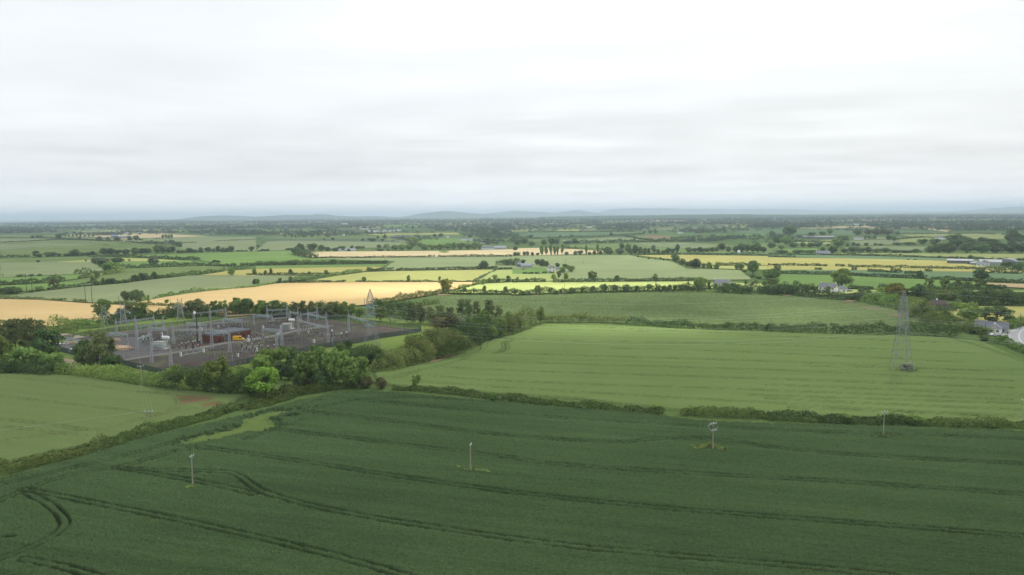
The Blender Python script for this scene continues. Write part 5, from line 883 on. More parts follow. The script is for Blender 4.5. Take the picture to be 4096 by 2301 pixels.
# lamp mast
p = ft('S', 1900, 870); h = 390/ppm('S', 1900, 870); e = empty('lamp_mast', (p[0], p[1], 0)); MB().cyl((0, 0, 0), (0, 0, h), .42, .28, 10).build('mast', WOODD, e); MB().cyl((-.6, -.3, h-1.5), (-.6, -.9, h-1.2), .75, .75, 12).build('dish', WHITE, e); MB().cyl((0, 0, h), (0, 0, h+2.4), .05, .03, 5).bar((-.8, 0, h+1.2), (.8, 0, h+1.2), .04).build('aerial', STEELD, e)
tag(e, 'tall dark mast with a round white dish in front of the yard', 'mast')
# brick building
wa, wb, wc, wd = ft('S', 1955, 858), ft('S', 2130, 878), ft('S', 2585, 797), None; hb = 4.7
k = CROP['S']; wd = gp([(k[0]+2335/k[2], k[1]+675/k[2])], hb)[0]; e = empty('brick_building', (wb[0], wb[1], 0))
bm, t, ns, ls = nt('brown_brick'); tc = N(t, 'ShaderNodeTexCoord'); br = N(t, 'ShaderNodeTexBrick'); br.inputs['Scale'].default_value = 1.6; ls.new(tc.outputs['Object'], br.inputs['Vector'])
br.inputs['Color1'].default_value = (.135, .055, .042, 1); br.inputs['Color2'].default_value = (.175, .07, .052, 1); br.inputs['Mortar'].default_value = (.15, .1, .08, 1); b_ = N(t, 'ShaderNodeBsdfDiffuse'); ls.new(br.outputs[0], b_.inputs[0]); ls.new(b_.outputs[0], N(t, 'ShaderNodeOutputMaterial').inputs[0])
poly = [Vector((*(q-wb), 0)) for q in (wa, wb, wc, wd)]
def prism_poly(P, z0, z1, off=0.0):
    c = sum(P, Vector())/len(P); P = [q+(q-c).normalized()*off for q in P]; n = len(P); b = MB()
    return b.add([(q.x, q.y, z0) for q in P]+[(q.x, q.y, z1) for q in P], [(i, (i+1) % n, n+(i+1) % n, n+i) for i in range(n)]+[tuple(range(n))[::-1], tuple(range(n, 2*n))])
prism_poly(poly, 0, hb-.4).build('wall', bm, e); prism_poly(poly, hb-.42, hb, .35).build('roof', FELT, e)
prism_poly(poly, hb-.6, hb-.42, .2).build('fascia', PALE, e)
d = (poly[2]-poly[1]).normalized(); a = math.atan2(d.y, d.x)
for f, w, mt, nm in ((.12, 1.1, BLACK, 'door'), (.3, 2.4, TIND, 'door'), (.52, 3.4, TIND, 'door'), (.8, 1.1, BLACK, 'door')):
    c = poly[1].lerp(poly[2], f); dr = MB().box((c.x, c.y, 1.25), (w, .12, 2.5), 0, a).build(nm, mt, e); MB().box((c.x-d.y*-.08+d.x*w*.35, c.y-d.x*.08+d.y*w*.35, 1.2), (.12, .08, .2), 0, a).build('handle', STEEL, dr)
for f in (.2, .65): c = poly[1].lerp(poly[2], f); MB().box((c.x+d.y*.1, c.y-d.x*.1, 3.4), (.5, .25, .3), 0, a).build('wall_lamp', WHITE, e)
c = poly[1].lerp(poly[2], .92); MB().box((c.x+d.y*.3, c.y-d.x*.3, .8), (1, .5, 1), 0, a).build('air_conditioner', WHITE, e)
tag(e, 'low red-brown brick control building with dark flat roof', 'building')
# vehicles
def van(name, c, x, y, lpx, rz, paint, label, cat='van', H=2.5, L_=5.6, bodyprof=None, dz=.1):
    p = ft(c, x, y); e = empty(name, (p[0], p[1], dz), rz); s = lpx/ppm(c, x, y)/L_; e.scale = (s, s, s)
    prof = bodyprof or [(-L_/2, .45), (-L_/2+.05, H-.1), (-L_/2+.25, H), (.9, H), (1.3, H-.15), (1.95, 1.55), (2.65, 1.25), (2.8, .9), (2.8, .42)]
    o = MB().prism(prof, -.95, .95).build('body', paint, e); bv = o.modifiers.new('bevel', 'BEVEL'); bv.width = .08; bv.segments = 2
    top = max(z for _, z in prof)
    for sx in (-1, 1):
        MB().add([(.55, sx*.97, top*.56), (1.72, sx*.97, top*.56), (1.28, sx*.97, top*.88), (.55, sx*.97, top*.88)], [(0, 1, 2, 3), (3, 2, 1, 0)]).build('side_window', GLASS, e)
        MB().box((2.72, sx*.7, .95), (.2, .32, .2)).build('headlight', WHITE, e); MB().box((1.5, sx*1.06, top*.6), (.1, .2, .28)).build('mirror', BLACK, e)
        for wx in (-1.75, 1.85):
            w = MB().cyl((wx, sx*.78, .36), (wx, sx*.99, .36), .36, .36, 14).build('wheel', BLACK, e); MB().cyl((wx, sx*.98, .36), (wx, sx*1.01, .36), .2, .2, 10).build('hub', STEEL, w)
    MB().add([(1.42, -.8, top-.24), (1.42, .8, top-.24), (2.0, .85, top*.64), (2.0, -.85, top*.64)], [(0, 1, 2, 3), (3, 2, 1, 0)]).build('windscreen', GLASS, e)
    MB().box((2.82, 0, .5), (.12, 1.8, .22)).build('bumper', BLACK, e); return tag(e, label, cat)
van('panel_van', 'T', 175, 848, 128, .16, YEL, 'bright yellow panel van parked beside the brick building')
CAR = [(-2.1, .4), (-2.1, .85), (-1.8, .95), (-1.35, 1.4), (.2, 1.42), (.95, .98), (1.95, .85), (2.1, .6), (2.1, .38)]
def car(c, x, y, rz, paint, label):
    p = ft(c, x, y); e = empty('parked_car', (p[0], p[1], .06), rz)
    MB().prism(CAR, -.85, .85).build('body', paint, e)
    for sx in (-1, 1):
        MB().add([(-1.3, sx*.865, .95), (.8, sx*.865, .95), (.2, sx*.865, 1.33), (-1.15, sx*.865, 1.33)], [(0, 1, 2, 3), (3, 2, 1, 0)]).build('side_window', GLASS, e)
        for wx in (-1.3, 1.3): MB().cyl((wx, sx*.68, .32), (wx, sx*.88, .32), .32, .32, 12).build('wheel', BLACK, e)
    return tag(e, label, 'car')
# dumper in the materials yard
p = ft('S', 462, 905); e = empty('site_dumper', (p[0], p[1], .09), .5); MB().prism([(-2, 1), (-2.3, 2.1), (.4, 2.1), (.9, 1)], -1.1, 1.1).build('skip', YEL, e); MB().box((1.5, 0, 1.2), (1.6, 1.7, 1)).box((1.2, 0, 2.1), (1, 1.4, 1)).build('cab', YEL, e); MB().box((1.2, 0, 2.15), (1.04, 1.44, .6)).build('cab_window', GLASS, e); MB().box((0, 0, .75), (4, 1.2, .35)).build('chassis', BLACK, e)
for x in (-1.3, 1.4):
    for s in (-1, 1): MB().cyl((x, s*.7, .55), (x, s*1.15, .55), .55, .55, 14).build('wheel', BLACK, e)
tag(e, 'yellow site dumper parked in the materials yard', 'dumper')
# transformers
def transformer(c, x, y, wpx, rz, label):
    p = ft(c, x, y); s = wpx/ppm(c, x, y)/8.0; e = empty('power_transformer', (p[0], p[1], .1), rz); e.scale = (s, s, s); GP = surf('cream_grey_paint', (.5, .52, .49), .5, .1, .6)
    MB().box((0, 0, .25), (8.2, 4.4, .5)).build('plinth', CONC, e); MB().box((0, 0, 2), (5, 2.4, 3)).box((0, 0, 3.6), (5.3, 2.7, .2)).build('tank', GP, e)
    for sx in (-1.9, -.65, .65, 1.9):
        b = MB()
        for i in range(7): b.box((sx-.45+i*.15, -1.75, 1.9), (.06, .9, 2.3))
        b.build('radiator', GP, e)
    MB().bar((2.2, .4, 3.5), (2.9, .4, 5.2), .12).bar((3.6, -.4, .5), (3.0, -.2, 5.2), .14).bar((3.6, .8, .5), (3.4, .6, 5.2), .14).build('conservator_frame', GP, e)
    MB().cyl((1.2, .2, 5.7), (4.6, .2, 5.6), .75, .75, 16).build('conservator', WHITE, e)
    for bx in (-1.8, -.6, .6): MB().ribbed((bx, .5, 3.7), (bx-.3, .9, 6), .22, 0, 7, 8).build('bushing', BROWN, e)
    for bx in (-2.2, -1.4): MB().ribbed((bx, -.7, 3.7), (bx, -.8, 5), .16, 0, 5, 8).build('bushing', BROWN, e)
    MB().box((-3.2, -.6, 1.5), (1, 1.4, 1.8)).build('control_box', PALE, e)
    return tag(e, label, 'transformer', 'power transformers')
transformer('S', 1420, 955, 195, -.15, 'large pale transformer with white conservator drum, near the traffic cones'); transformer('T', 800, 700, 165, -.1, 'large pale transformer with white conservator drum, in the eastern yard')
# site materials
e = empty('traffic_cone', (0, 0, 0)); MB().box((0, 0, .03), (.5, .5, .06)).build('base', BLACK, e); MB().cyl((0, 0, .06), (0, 0, .9), .2, .04, 10).build('cone', RED, e); MB().cyl((0, 0, .4), (0, 0, .6), .145, .105, 10).build('band', WHITE, e); PCN = e
for i, (x, y) in enumerate(((850, 925), (872, 918), (905, 915), (935, 925), (862, 975), (1010, 928), (1045, 945), (1055, 962), (1068, 955), (980, 940), (1022, 958), (1368, 985), (1470, 970), (1905, 915), (1918, 912), (885, 930))):
    put(PCN, 'S', x, y, y-.9*1.5*ppm('S', x, y), .9, 'orange and white traffic cone on the yard tarmac', 'traffic cone', 'traffic cones')
for c, x, y, L_, rz, lab in (('S', 900, 945, 8, .1, 'beside the traffic cones'), ('S', 955, 952, 7, -.15, 'just right of the first stack by the cones'), ('S', 900, 968, 8, .05, 'nearest to the pale path'), ('S', 260, 885, 7, .2, 'at the back of the materials yard'), ('S', 830, 855, 6, .1, 'beyond the pine clump')):
    p = ft(c, x, y); b = MB()
    for k in range(3):
        for j in range(5-k): b.box((0, (j-(4-k)/2)*.5, .25+k*.42), (L_*(1-.05*((j+k) % 3)), .44, .36))
    o = b.build('timber_stack', TIMB); o.location = (p[0], p[1], .1); o.rotation_euler = (0, 0, rz); tag(o, 'stack of pale timber beams '+lab, 'timber', 'timber stacks')
for c, x, y, n, lab in (('S', 345, 968, 4, 'behind the pine clump'), ('S', 150, 895, 3, 'at the far left of the materials yard')):
    p = ft(c, x, y); b = MB()
    for i in range(n): b.cyl((-3.5, i*.6, .35), (3.5, i*.6, .35), .3, .3, 10)
    o = b.build('pipe_stack', WHITE); o.location = (p[0], p[1], .1); o.rotation_euler = (0, 0, .35); tag(o, 'white pipes laid side by side '+lab, 'pipes')
p = ft('S', 95, 812); b = MB()
for i in range(6): b.cyl((-5+i*2, 0, .5), (-3.2+i*2, .3, .55), .55, .5, 8)
o = b.build('tarpaulin_roll', BLUE); o.location = (p[0], p[1], 0); o.rotation_euler = (0, 0, -.15); tag(o, 'long blue tarpaulin roll on the grass west of the yard', 'tarpaulin')
for c, x, y, r, lab in (('S', 150, 800, 6, 'behind the blue tarpaulin'), ('S', 270, 806, 5, 'right of the heap behind the blue tarpaulin'), ('S', 60, 828, 4, 'in front of the blue tarpaulin')):
    p = ft(c, x, y); V = []; rg = random.Random(int(x)); b = MB(); n = 14
    for j, (q, z) in enumerate(((1, 0), (.8, .12), (.5, .26), (.2, .33))): V += [(math.cos(6.283*i/n)*r*q*rg.uniform(.85, 1.15)*1.5, math.sin(6.283*i/n)*r*q*.7, z*r*rg.uniform(.8, 1.1)) for i in range(n)]
    V.append((0, 0, r*.35)); fs = [(j*n+i, j*n+(i+1) % n, (j+1)*n+(i+1) % n, (j+1)*n+i) for j in range(3) for i in range(n)]+[(3*n+i, 3*n+(i+1) % n, 4*n) for i in range(n)]
    o = b.add(V, fs).build('earth_heap', surf('heaped_earth', (.36, .3, .22), .95, .2, .8)); o.location = (p[0], p[1], 0); tag(o, 'pale heap of earth '+lab, 'earth heap', 'earth heaps')
# ------------------------------------------------------------------ pylons
def pylon(label, loc, rz, levels, arms, r=.11, strings=True, mat=None, peak=None):
    """levels: (z, width); arms: (z, reach +, reach -, drop) along local X"""
    mat = mat or STEEL; e = empty('pylon', (loc[0], loc[1], 0), rz); b = MB()
    for (z0, w0), (z1, w1) in zip(levels[:-1], levels[1:]):
        n = max(1, int(round((z1-z0)/max(1.6, (w0+w1)*.42))))
        lattice(b, (0, 0, z0), (0, 0, z1), w0, w1, r, n, (1, 0, 0))
    b.build('tower', mat, e)
    def wid(z):
        for (z0, w0), (z1, w1) in zip(levels[:-1], levels[1:]):
            if z0 <= z <= z1: return w0+(w1-w0)*(z-z0)/(z1-z0)
        return .3
    tips = []
    for z, rp, rm_, st in arms:
        for s, rc in ((1, rp), (-1, rm_)):
            if rc <= 0: continue
            w = wid(z)/2; b = MB(); tip = (s*rc, 0, z)
            for y in (-1, 1):
                b.bar((s*w, y*w, z), tip, r*.9); b.bar((s*wid(z+1.6)/2, y*wid(z+1.6)/2, z+1.6), tip, r*.8)
                for f in (.33, .66):
                    c0 = Vector((s*w, y*w, z)).lerp(Vector(tip), f); c1 = Vector((s*w, y*w, z+1.5)).lerp(Vector(tip), f); b.bar(c0, c1, r*.6); b.bar(c0, Vector((s*w, -y*w, z)).lerp(Vector(tip), f+.2 if f < .5 else f), r*.6)
            a = b.build('cross_arm', mat, e)
            sb = MB()
            if st == 'hang': sb.ribbed((s*rc, 0, z), (s*rc, 0, z-2.4), .2, 0, 10, 8); tips.append((s*rc, 0, z-2.5))
            else:
                sb.ribbed((s*rc, 0, z-.1), (s*rc+.6, 2.8, z-.7), .18, 0, 9, 8).ribbed((s*rc, 0, z-.1), (s*rc-.3, -2.8, z-.7), .18, 0, 9, 8); tips.append((s*rc, 0, z-.5))
            sb.build('insulator_string', TEAL, e)
    tag(e, label, 'pylon', 'steel lattice pylons'); e['_'] = 0; del e['_']
    Mx = Matrix.Rotation(rz, 4, 'Z'); return [Vector((loc[0], loc[1], 0))+Mx @ Vector(t) for t in tips], Vector((loc[0], loc[1], levels[-1][0]))
pT = ft('T', 1885, 925); pR = ft('I', 1335, 965); dln = pR-pT; aln = math.atan2(dln[1], dln[0])
tT, topT = pylon('tall rusty-tipped steel pylon at the corner of the substation fence', pT, aln+math.pi/2+.25, [(0, 8.4), (4.4, 6.3), (8.7, 4.5), (17, 3.9), (24, 3.3), (25.2, 3.4), (31.2, .25)], [(22.3, 4.6, 4.6, 'tense'), (17.8, 5.4, 5.4, 'tense'), (12.6, 4.8, 4.8, 'tense')], .105, mat=STEELM)
tR, topR = pylon('tall grey steel pylon standing in the green wheat field', pR, aln+math.pi/2+.12, [(0, 7.6), (3.2, 7.0), (17.5, 3.7), (25.5, 3.2), (31.5, 2.4), (35.4, .3)], [(31.5, 3.6, 3.6, 'hang'), (25.6, 4.6, 4.6, 'hang'), (19.4, 3.8, 3.8, 'hang')], .1, mat=STEELM)
far = Vector((*(pR+dln/np.linalg.norm(dln)*330), 0)); sh = far-Vector((pR[0], pR[1], 0))
wires('power_lines', 'thin power lines strung between the two tall pylons', list(zip(tT, tR))+[(topT, topR)], 7, .034, WIRE, 'high voltage lines')
wires('power_lines', 'thin power lines leaving the pylon in the wheat towards the road', [(q, q+sh) for q in tR]+[(topR, topR+sh)], 6, .034, WIRE, 'high voltage lines')
gT = [Vector(up('T', 1600+k*70, 745+k*15, 525+k*10)) for k in range(3)]; wires('power_lines', 'slack lines from the tall pylon down to the nearest gantry', list(zip(tT[1::2], gT)), 1.2, .05, WIRE)
for c, x, y, yt, lab, rz in (('S', 706, 720, 420, 'westernmost small grey pylon on the grass in front of a round tree', .5), ('S', 950, 710, 400, 'small grey pylon with wide horns left of the three-column gantry', .4), ('S', 1682, 618, 325, 'small horned pylon on the grass between the two three-column gantries', .6)):
    h = (y-yt)/ppm(c, x, y); p = ft(c, x, y)
    tt_, tp_ = pylon(lab, p, rz, [(0, 5.2), (h*.3, 3.6), (h*.66, 2.2), (h*.82, 2.2), (h, 2.8)], [(h*.66, 4, 4, 'tense')] if x > 800 else [(h*.64, 2.4, 2.4, 'tense')], .1)
    g_ = [Vector(up('S', x+160+k*60, y+5, y-95)) for k in range(2)]; wires('power_lines', 'slack wires leaving the '+lab.split(' on ')[0].split(' left')[0].split(' between')[0], list(zip(tt_, g_)), 1, .045, WIRE)
# ------------------------------------------------------------------ wooden poles
def pole(c, x, yb, yt, label, rz=0.0, arm=2.2, kind='line', mat=None, name='utility_pole', r=.17, group='wooden poles'):
    p = ft(c, x, yb); h = (yb-yt)/ppm(c, x, yb); e = empty(name, (p[0], p[1], 0), rz); mat = mat or WOOD
    MB().cyl((0, 0, 0), (0, 0, h), r, r*.75, 10).build('shaft', mat, e); tips = []
    if arm:
        MB().box((0, -r*.8, h-.25), (arm, .12, .14)).bar((-arm*.3, -r, h-.3), (0, -r, h-.9), .03).bar((arm*.3, -r, h-.3), (0, -r, h-.9), .03).build('cross_arm', STEEL, e)
        for s in (-arm/2+.08, 0, arm/2-.08):
            MB().ribbed((s, -r*.8, h-.18), (s, -r*.8, h+.22), .085, 0, 3, 8).build('insulator', WHITE, e); tips.append((s, -r*.8, h+.2))
    if kind in ('line', 'switch') and c == 'O': MB().box((0, -r-.01, h*.17), (.2, .03, .28)).build('warning_plate', YEL, e)
    if kind == 'switch':
        MB().box((0, -.3, h-2.1), (2.2, .5, .3)).bar((-1, -.3, h-2), (1, .6, h-2), .06).build('platform', STEEL, e)
        for s in (-.8, 0, .8): MB().ribbed((s, -.3, h-1.9), (s, -.3, h-1), .12, 0, 5, 8).build('bushing', BROWN, e)
        b = MB()
        for s in (-1.1, 0, 1.1):
            pr = None
            for i in range(15):
                a = math.pi*2*i/14*.8+.6; q = (s*.3+1.9*math.cos(a)*(1 if s >= 0 else -1), s*.4, h-1+1.0*math.sin(a))
                if pr: b.bar(pr, q, .03)
                pr = q
        b.build('jumper_wires', WIRE, e)
    Mx = Matrix.Rotation(rz, 4, 'Z'); tag(e, label, 'pole', group); return [Vector((p[0], p[1], 0))+Mx @ Vector(q) for q in tips]
t1 = pole('O', 772, 1951, 1826, 'grey wooden pole with yellow plate nearest the western bean tramlines', 1.35, 1.7); t2 = pole('O', 1883, 1890, 1770, 'slim brown wooden pole in the middle of the bean field', 1.35, 1.6)
t3 = pole('O', 2851, 1811, 1690, 'wooden pole with switchgear and looping jumper wires on a grass island', .5, 2.4, 'switch'); t4 = pole('O', 3533, 1758, 1654, 'grey wooden pole by the hedge near the eastern frame edge', .25, 2.4)
t0 = pole('O', 600, 1730, 1650, 'weathered wooden pole at the edge of the green wheat', .2, 2.4, r=.15)
tb = pole('O', 568, 1560, 1470, 'weathered wooden pole in the tall hedge before the yard fence', .2, 2.4, r=.15)
wires('power_lines', 'three light wires rising from the wheat pole to the hedge pole', list(zip(t0, tb)), 1.2, .007, WIRE); wires('power_lines', 'three wires from the wheat pole towards the western frame edge', [(q, (q.x-150, q.y-62, q.z)) for q in t0], 2, .01, WIRE)
te = pole('S', 408, 1202, 1050, 'grey wooden pole in front of the yard pine clump', .5, 2.2, r=.14); pole('E', 272, 560, 497, 'first of two short poles with a crossarm below the western pines', .1, 2.8); pole('E', 258, 552, 508, 'second, lower of two short poles below the western pines', .1, 1.2)
wires('power_lines', 'faint wires from the yard pole to the poles below the western pines', [(te[0], up('E', 272, 560, 500)), (te[2], up('E', 275, 560, 500))], 1.5, .018, WIRE)
def hframe(c, pa, pb_, ya, label):
    a, b_ = ft(c, pa[0], pa[1]), ft(c, pb_[0], pb_[1]); h = (pa[1]-ya)/ppm(c, *pa); e = empty('twin_pole', (a[0], a[1], 0)); d = b_-a
    for q in (np.zeros(2), d): MB().cyl((q[0], q[1], 0), (q[0], q[1], h), .24, .18, 8).build('shaft', WOODD, e)
    n = d/np.linalg.norm(d); s = -n*2.4; f = d+n*2.4
    MB().cyl((s[0], s[1]-.2, h-.6), (f[0], f[1]-.2, h-.6), .12, .12, 6).build('cross_arm', STEEL, e)
    for k in (.03, .5, .97): q = s+(f-s)*k; MB().ribbed((q[0], q[1]-.2, h-.7), (q[0], q[1]-.2, h-2.1), .13, 0, 7, 6).build('insulator', TEAL, e)
    tag(e, label, 'pole', 'dark twin poles')
hframe('A', (863, 1098), (929, 1092), 920, 'dark twin pole with a crossbar at the golden field edge'); hframe('A', (271, 998), (326, 993), 828, 'dark twin pole farther west beside the bushy hedge')
for c, x, yb, yt, lab in (('A', 172, 1038, 972, 'thin pole at the western end of the big grey-green wheat'), ('A', 1196, 1092, 1022, 'thin pole in the grey-green wheat left of two round trees'), ('A', 1716, 1130, 1050, 'thin pole at the western end of the centre golden field'), ('B', 672, 880, 840, 'short pole above the golden field hedge'), ('B', 1958, 980, 895, 'pole in front of the sunlit big round tree'), ('C', 530, 972, 890, 'thin pole in the lime-green field'), ('C', 537, 692, 642, 'thin pole in the wheat behind the farmhouse'), ('D', 1028, 978, 925, 'thin pole behind the white two-storey house'), ('I', 2180, 600, 480, 'pole beside the roadside cottage roof'), ('I', 2400, 655, 570, 'dark pole on the inside of the road bend'), ('I', 2530, 545, 410, 'tall pole with a white box by the road'), ('T', 1800, 545, 300, 'thin dark pole beyond the tall pylon'), ('G', 2075, 190, 75, 'thin pale pole among the spruces'), ('C', 718, 700, 660, 'thin pole in the light wheat east of the farm'), ('D', 2170-1024+1030, 745, 715, 'thin pole at the end of the yellow fields')):
    pole(c, x, yb, yt, lab, .3, 1.2 if c in 'ITE' else 0, 'thin', WOODD, r=.14)
pole('O', 4092, 1690, 1610, 'wooden pole cut by the eastern frame edge', .3, 2.4)
# ------------------------------------------------------------------ buildings
def bld(name, c, x, yb, wpx, hpx, dep, rz, wm, rm_, label, cat='house', eave=.6, win=(0, 0), chim=0, ridge='X', curved=False, door=False, hip=0.0, over=.35):
    k = ppm(c, x, yb); w = wpx/k; h = hpx/k*1.04; p = ft(c, x, yb); p = p+p/np.linalg.norm(p)*dep*.5; ev = h*eave
    e = empty(name, (p[0], p[1], 0), rz+math.atan2(p[1], p[0])-math.pi/2); lx, ly = (w, dep) if ridge == 'X' else (dep, w)
    b = MB(); X_, Y_ = lx/2, ly/2
    b.box((0, 0, ev/2-.1), (lx, ly, ev+.2))
    if not curved and not hip:
        for s in (-1, 1): b.add([(s*X_, -Y_, ev), (s*X_, Y_, ev), (s*X_, 0, h-.12)], [(0, 1, 2), (2, 1, 0)])
    rot = Matrix.Rotation(math.pi/2, 4, 'Z') if ridge == 'Y' else Matrix()
    def pt(o): o.data.transform(rot); return o
    pt(b.build('wall', wm, e)); b = MB(); o_ = over
    if curved:
        pr = [(math.cos(a)*(Y_+.2), ev+math.sin(a)*(h-ev)) for a in [math.pi*i/12 for i in range(13)]]
        b.add([(s*(X_+.2), y, z) for s in (-1, 1) for y, z in pr], [(i, i+1, 14+i, 13+i) for i in range(12)]+[tuple(range(13)), tuple(range(13, 26))[::-1]])
    else:
        sl_ = (h-ev)/Y_; zo = ev-sl_*o_+.06; th = .18; hx = X_+o_-hip*Y_
        V = [(-X_-o_, -Y_-o_, zo), (X_+o_, -Y_-o_, zo), (X_+o_, Y_+o_, zo), (-X_-o_, Y_+o_, zo), (-hx, 0, h), (hx, 0, h)]
        V += [(a, b2, z+th) for a, b2, z in V]
        b.add(V, [(6, 7, 11, 10), (8, 9, 10, 11), (7, 8, 11), (9, 6, 10), (1, 0, 4, 5), (3, 2, 5, 4), (0, 1, 7, 6), (2, 3, 9, 8), (1, 2, 8, 7), (3, 0, 6, 9)])
        if not hip: b.f = [f for f in b.f if f not in ((7, 8, 11), (9, 6, 10))]; b.m = b.m[:len(b.f)]; b.add(V, [(1, 7, 11, 5), (2, 5, 11, 8), (0, 4, 10, 6), (3, 9, 10, 4)])
    ro = pt(b.build('roof', rm_, e))
    for i in range(chim):
        s = (-1, 1)[i % 2]*(X_-.7 if not hip else .5); q = MB().box((s, 0, h+.35), (.9, .7, 1.5)).cyl((s, 0, h+1.1), (s, 0, h+1.45), .14, .12, 6).build('chimney', wm, e); pt(q); q.parent = ro
    n, rws = win; front = w; fy = -(dep/2); 
    for r_ in range(rws):
        for i in range(n):
            wx = -front/2+front*(i+.5)/n; z = ev*(r_+.55)/rws if rws > 1 else ev*.55
            if door and r_ == 0 and i == n//2: continue
            f = MB().box((wx, fy-.02, z), (1.5, .08, 1.3)).build('window', WHITE, e); MB().box((wx, fy-.055, z), (1.26, .05, 1.06)).build('pane', GLASS, f)
    if ridge == 'Y' and rws > 1: pass
    if door: MB().box((-front/2+front*(n//2+.5)/max(n, 1), fy-.04, 1.05), (1.1, .12, 2.1)).build('door', TIND, e)
    return tag(e, label, cat)
bld('farmhouse', 'C', 398, 778, 76, 66, 9, .1, REND, SLATE, 'white two-storey farmhouse showing its gable, beside the barns', win=(2, 2), chim=1, ridge='Y', door=True, eave=.68)
bld('house_extension', 'C', 458, 755, 45, 24, 6, .1, GREYR, SLATE, 'dark low annexe behind the white farmhouse', eave=.55, win=(2, 1))
bld('barn', 'C', 150, 738, 112, 44, 14, -.1, GREYR, TIN, 'grey metal-roofed barn west of the white farmhouse', 'barn', .55); bld('barn', 'C', 72, 728, 42, 44, 9, .2, TIND, SLATE, 'small dark barn left of the grey metal-roofed barn', 'barn', .6); bld('shed', 'C', 115, 760, 26, 18, 4, 0, GREYR, TILE, 'tiny shed in the paddock below the barns', 'shed', .6)
bld('house', 'C', 2110, 922, 140, 62, 9, .1, REND, SLATE, 'long part of the grey-roofed house by the lime field', eave=.42, win=(4, 1), chim=1, door=True); bld('house_wing', 'C', 2190, 928, 62, 66, 9, .1, REND, SLATE, 'gabled wing of the grey-roofed house', eave=.5, win=(2, 1), ridge='Y'); bld('house_wing', 'C', 2085, 924, 42, 50, 5, .1, REND, SLATE, 'small gabled porch wing of the grey-roofed house', eave=.5, win=(1, 1), ridge='Y')
bld('house', 'D', 605, 992, 150, 88, 8, -.35, REND, SLATE, 'white two-storey house with grey roof in front of the great tree', eave=.66, win=(4, 2), chim=2, door=True); bld('house_wing', 'D', 740, 985, 92, 60, 8, -.1, REND, SLATE, 'lower hipped white wing of the two-storey house', eave=.55, win=(2, 1), hip=.9); bld('shed', 'D', 815, 982, 50, 22, 5, 0, TIND, TIND, 'black shed right of the white two-storey house', 'shed', .8)
bld('bungalow', 'I', 1700, 352, 150, 78, 9, -.2, REND, TILE, 'bungalow with brown tiled roof among the shrubs', 'bungalow', .45, (3, 1), 1, door=True, hip=.5); bld('bungalow_wing', 'I', 1772, 356, 112, 60, 7, .1, GREYR, TILE, 'grey gable wing of the brown-roofed bungalow', 'bungalow', .3, (1, 1), ridge='Y')
bld('cottage', 'I', 2245, 575, 240, 80, 7, -.1, GREYR, SLATE, 'long slate-roofed cottage beside the road bend', 'cottage', .45, (4, 1), 1); bld('cottage_wing', 'I', 2278, 592, 92, 74, 6, -.1, REND, SLATE, 'white gabled front of the roadside cottage', 'cottage', .58, (2, 1), 1, ridge='Y', door=False)
bld('barn', 'D', 1930, 697, 192, 40, 16, .02, TIND, TIN, 'long dark barn with pale roof standing in the yellow field', 'barn', .72); bld('barn', 'D', 2065, 702, 55, 24, 10, .3, GREYR, TIN, 'small grey lean-to right of the long dark barn', 'barn', .6); bld('barn', 'D', 2235, 705, 160, 42, 16, .05, GREYR, TIN, 'wide grey barn behind the eastern white farmhouse', 'barn', .55); bld('farmhouse', 'D', 2180, 714, 60, 48, 8, .2, REND, SLATE, 'white farmhouse in front of the wide grey barn', eave=.6, win=(2, 2), chim=1, ridge='Y'); bld('farmhouse_wing', 'D', 2140, 716, 60, 28, 7, .1, REND, SLATE, 'low white wing left of the eastern farmhouse', eave=.6, win=(2, 1)); bld('dutch_barn', 'D', 2412, 702, 130, 46, 14, -.2, TIND, TIN, 'round-roofed hay barn near the eastern frame edge', 'barn', .45, curved=True, ridge='Y')
bld('bungalow', 'D', 552, 604, 122, 34, 10, .1, REND, SLATE, 'grey-roofed bungalow alone behind the blue-green strip', 'bungalow', .4, (4, 1), 1); bld('barn', 'D', 430, 441, 140, 24, 20, 0, TIND, SLATE, 'dark slate barn in the far eastern farmyard', 'barn', .6); bld('barn', 'D', 582, 441, 140, 22, 20, 0, TIND, TIN, 'long low dark shed right of the far slate barn', 'barn', .7); bld('house', 'D', 912, 449, 75, 20, 10, .2, REND, SLATE, 'white house beyond the far olive field', eave=.5, win=(3, 1)); bld('house', 'D', 1738, 447, 85, 26, 10, .1, REND, SLATE, 'grey-roofed house beside the far eastern wood', eave=.5, win=(3, 1)); bld('house', 'D', 2535, 522, 80, 30, 10, .2, REND, SLATE, 'white house in the eastern wood at the frame edge', eave=.5, win=(3, 1)); bld('house', 'D', 280, 434, 30, 22, 8, 0, REND, SLATE, 'small white house left of the far slate barn', eave=.6, win=(2, 1)); bld('house', 'D', 885, 304, 45, 16, 12, 0, REND, SLATE, 'distant pale house behind a tan field, far east', eave=.6)
bld('house', 'C', 1695, 388, 56, 17, 10, 0, REND, SLATE, 'far white house above the blue-green field', eave=.6, win=(3, 1)); bld('house', 'C', 1890, 386, 70, 22, 12, 0, surf('red_brick', (.25, .13, .1), .9, .15, 1), TILE, 'far reddish house right of the far white house', eave=.55); bld('house', 'C', 770, 330, 60, 13, 12, 0, REND, TIN, 'far white sheds in the middle plain', eave=.7)
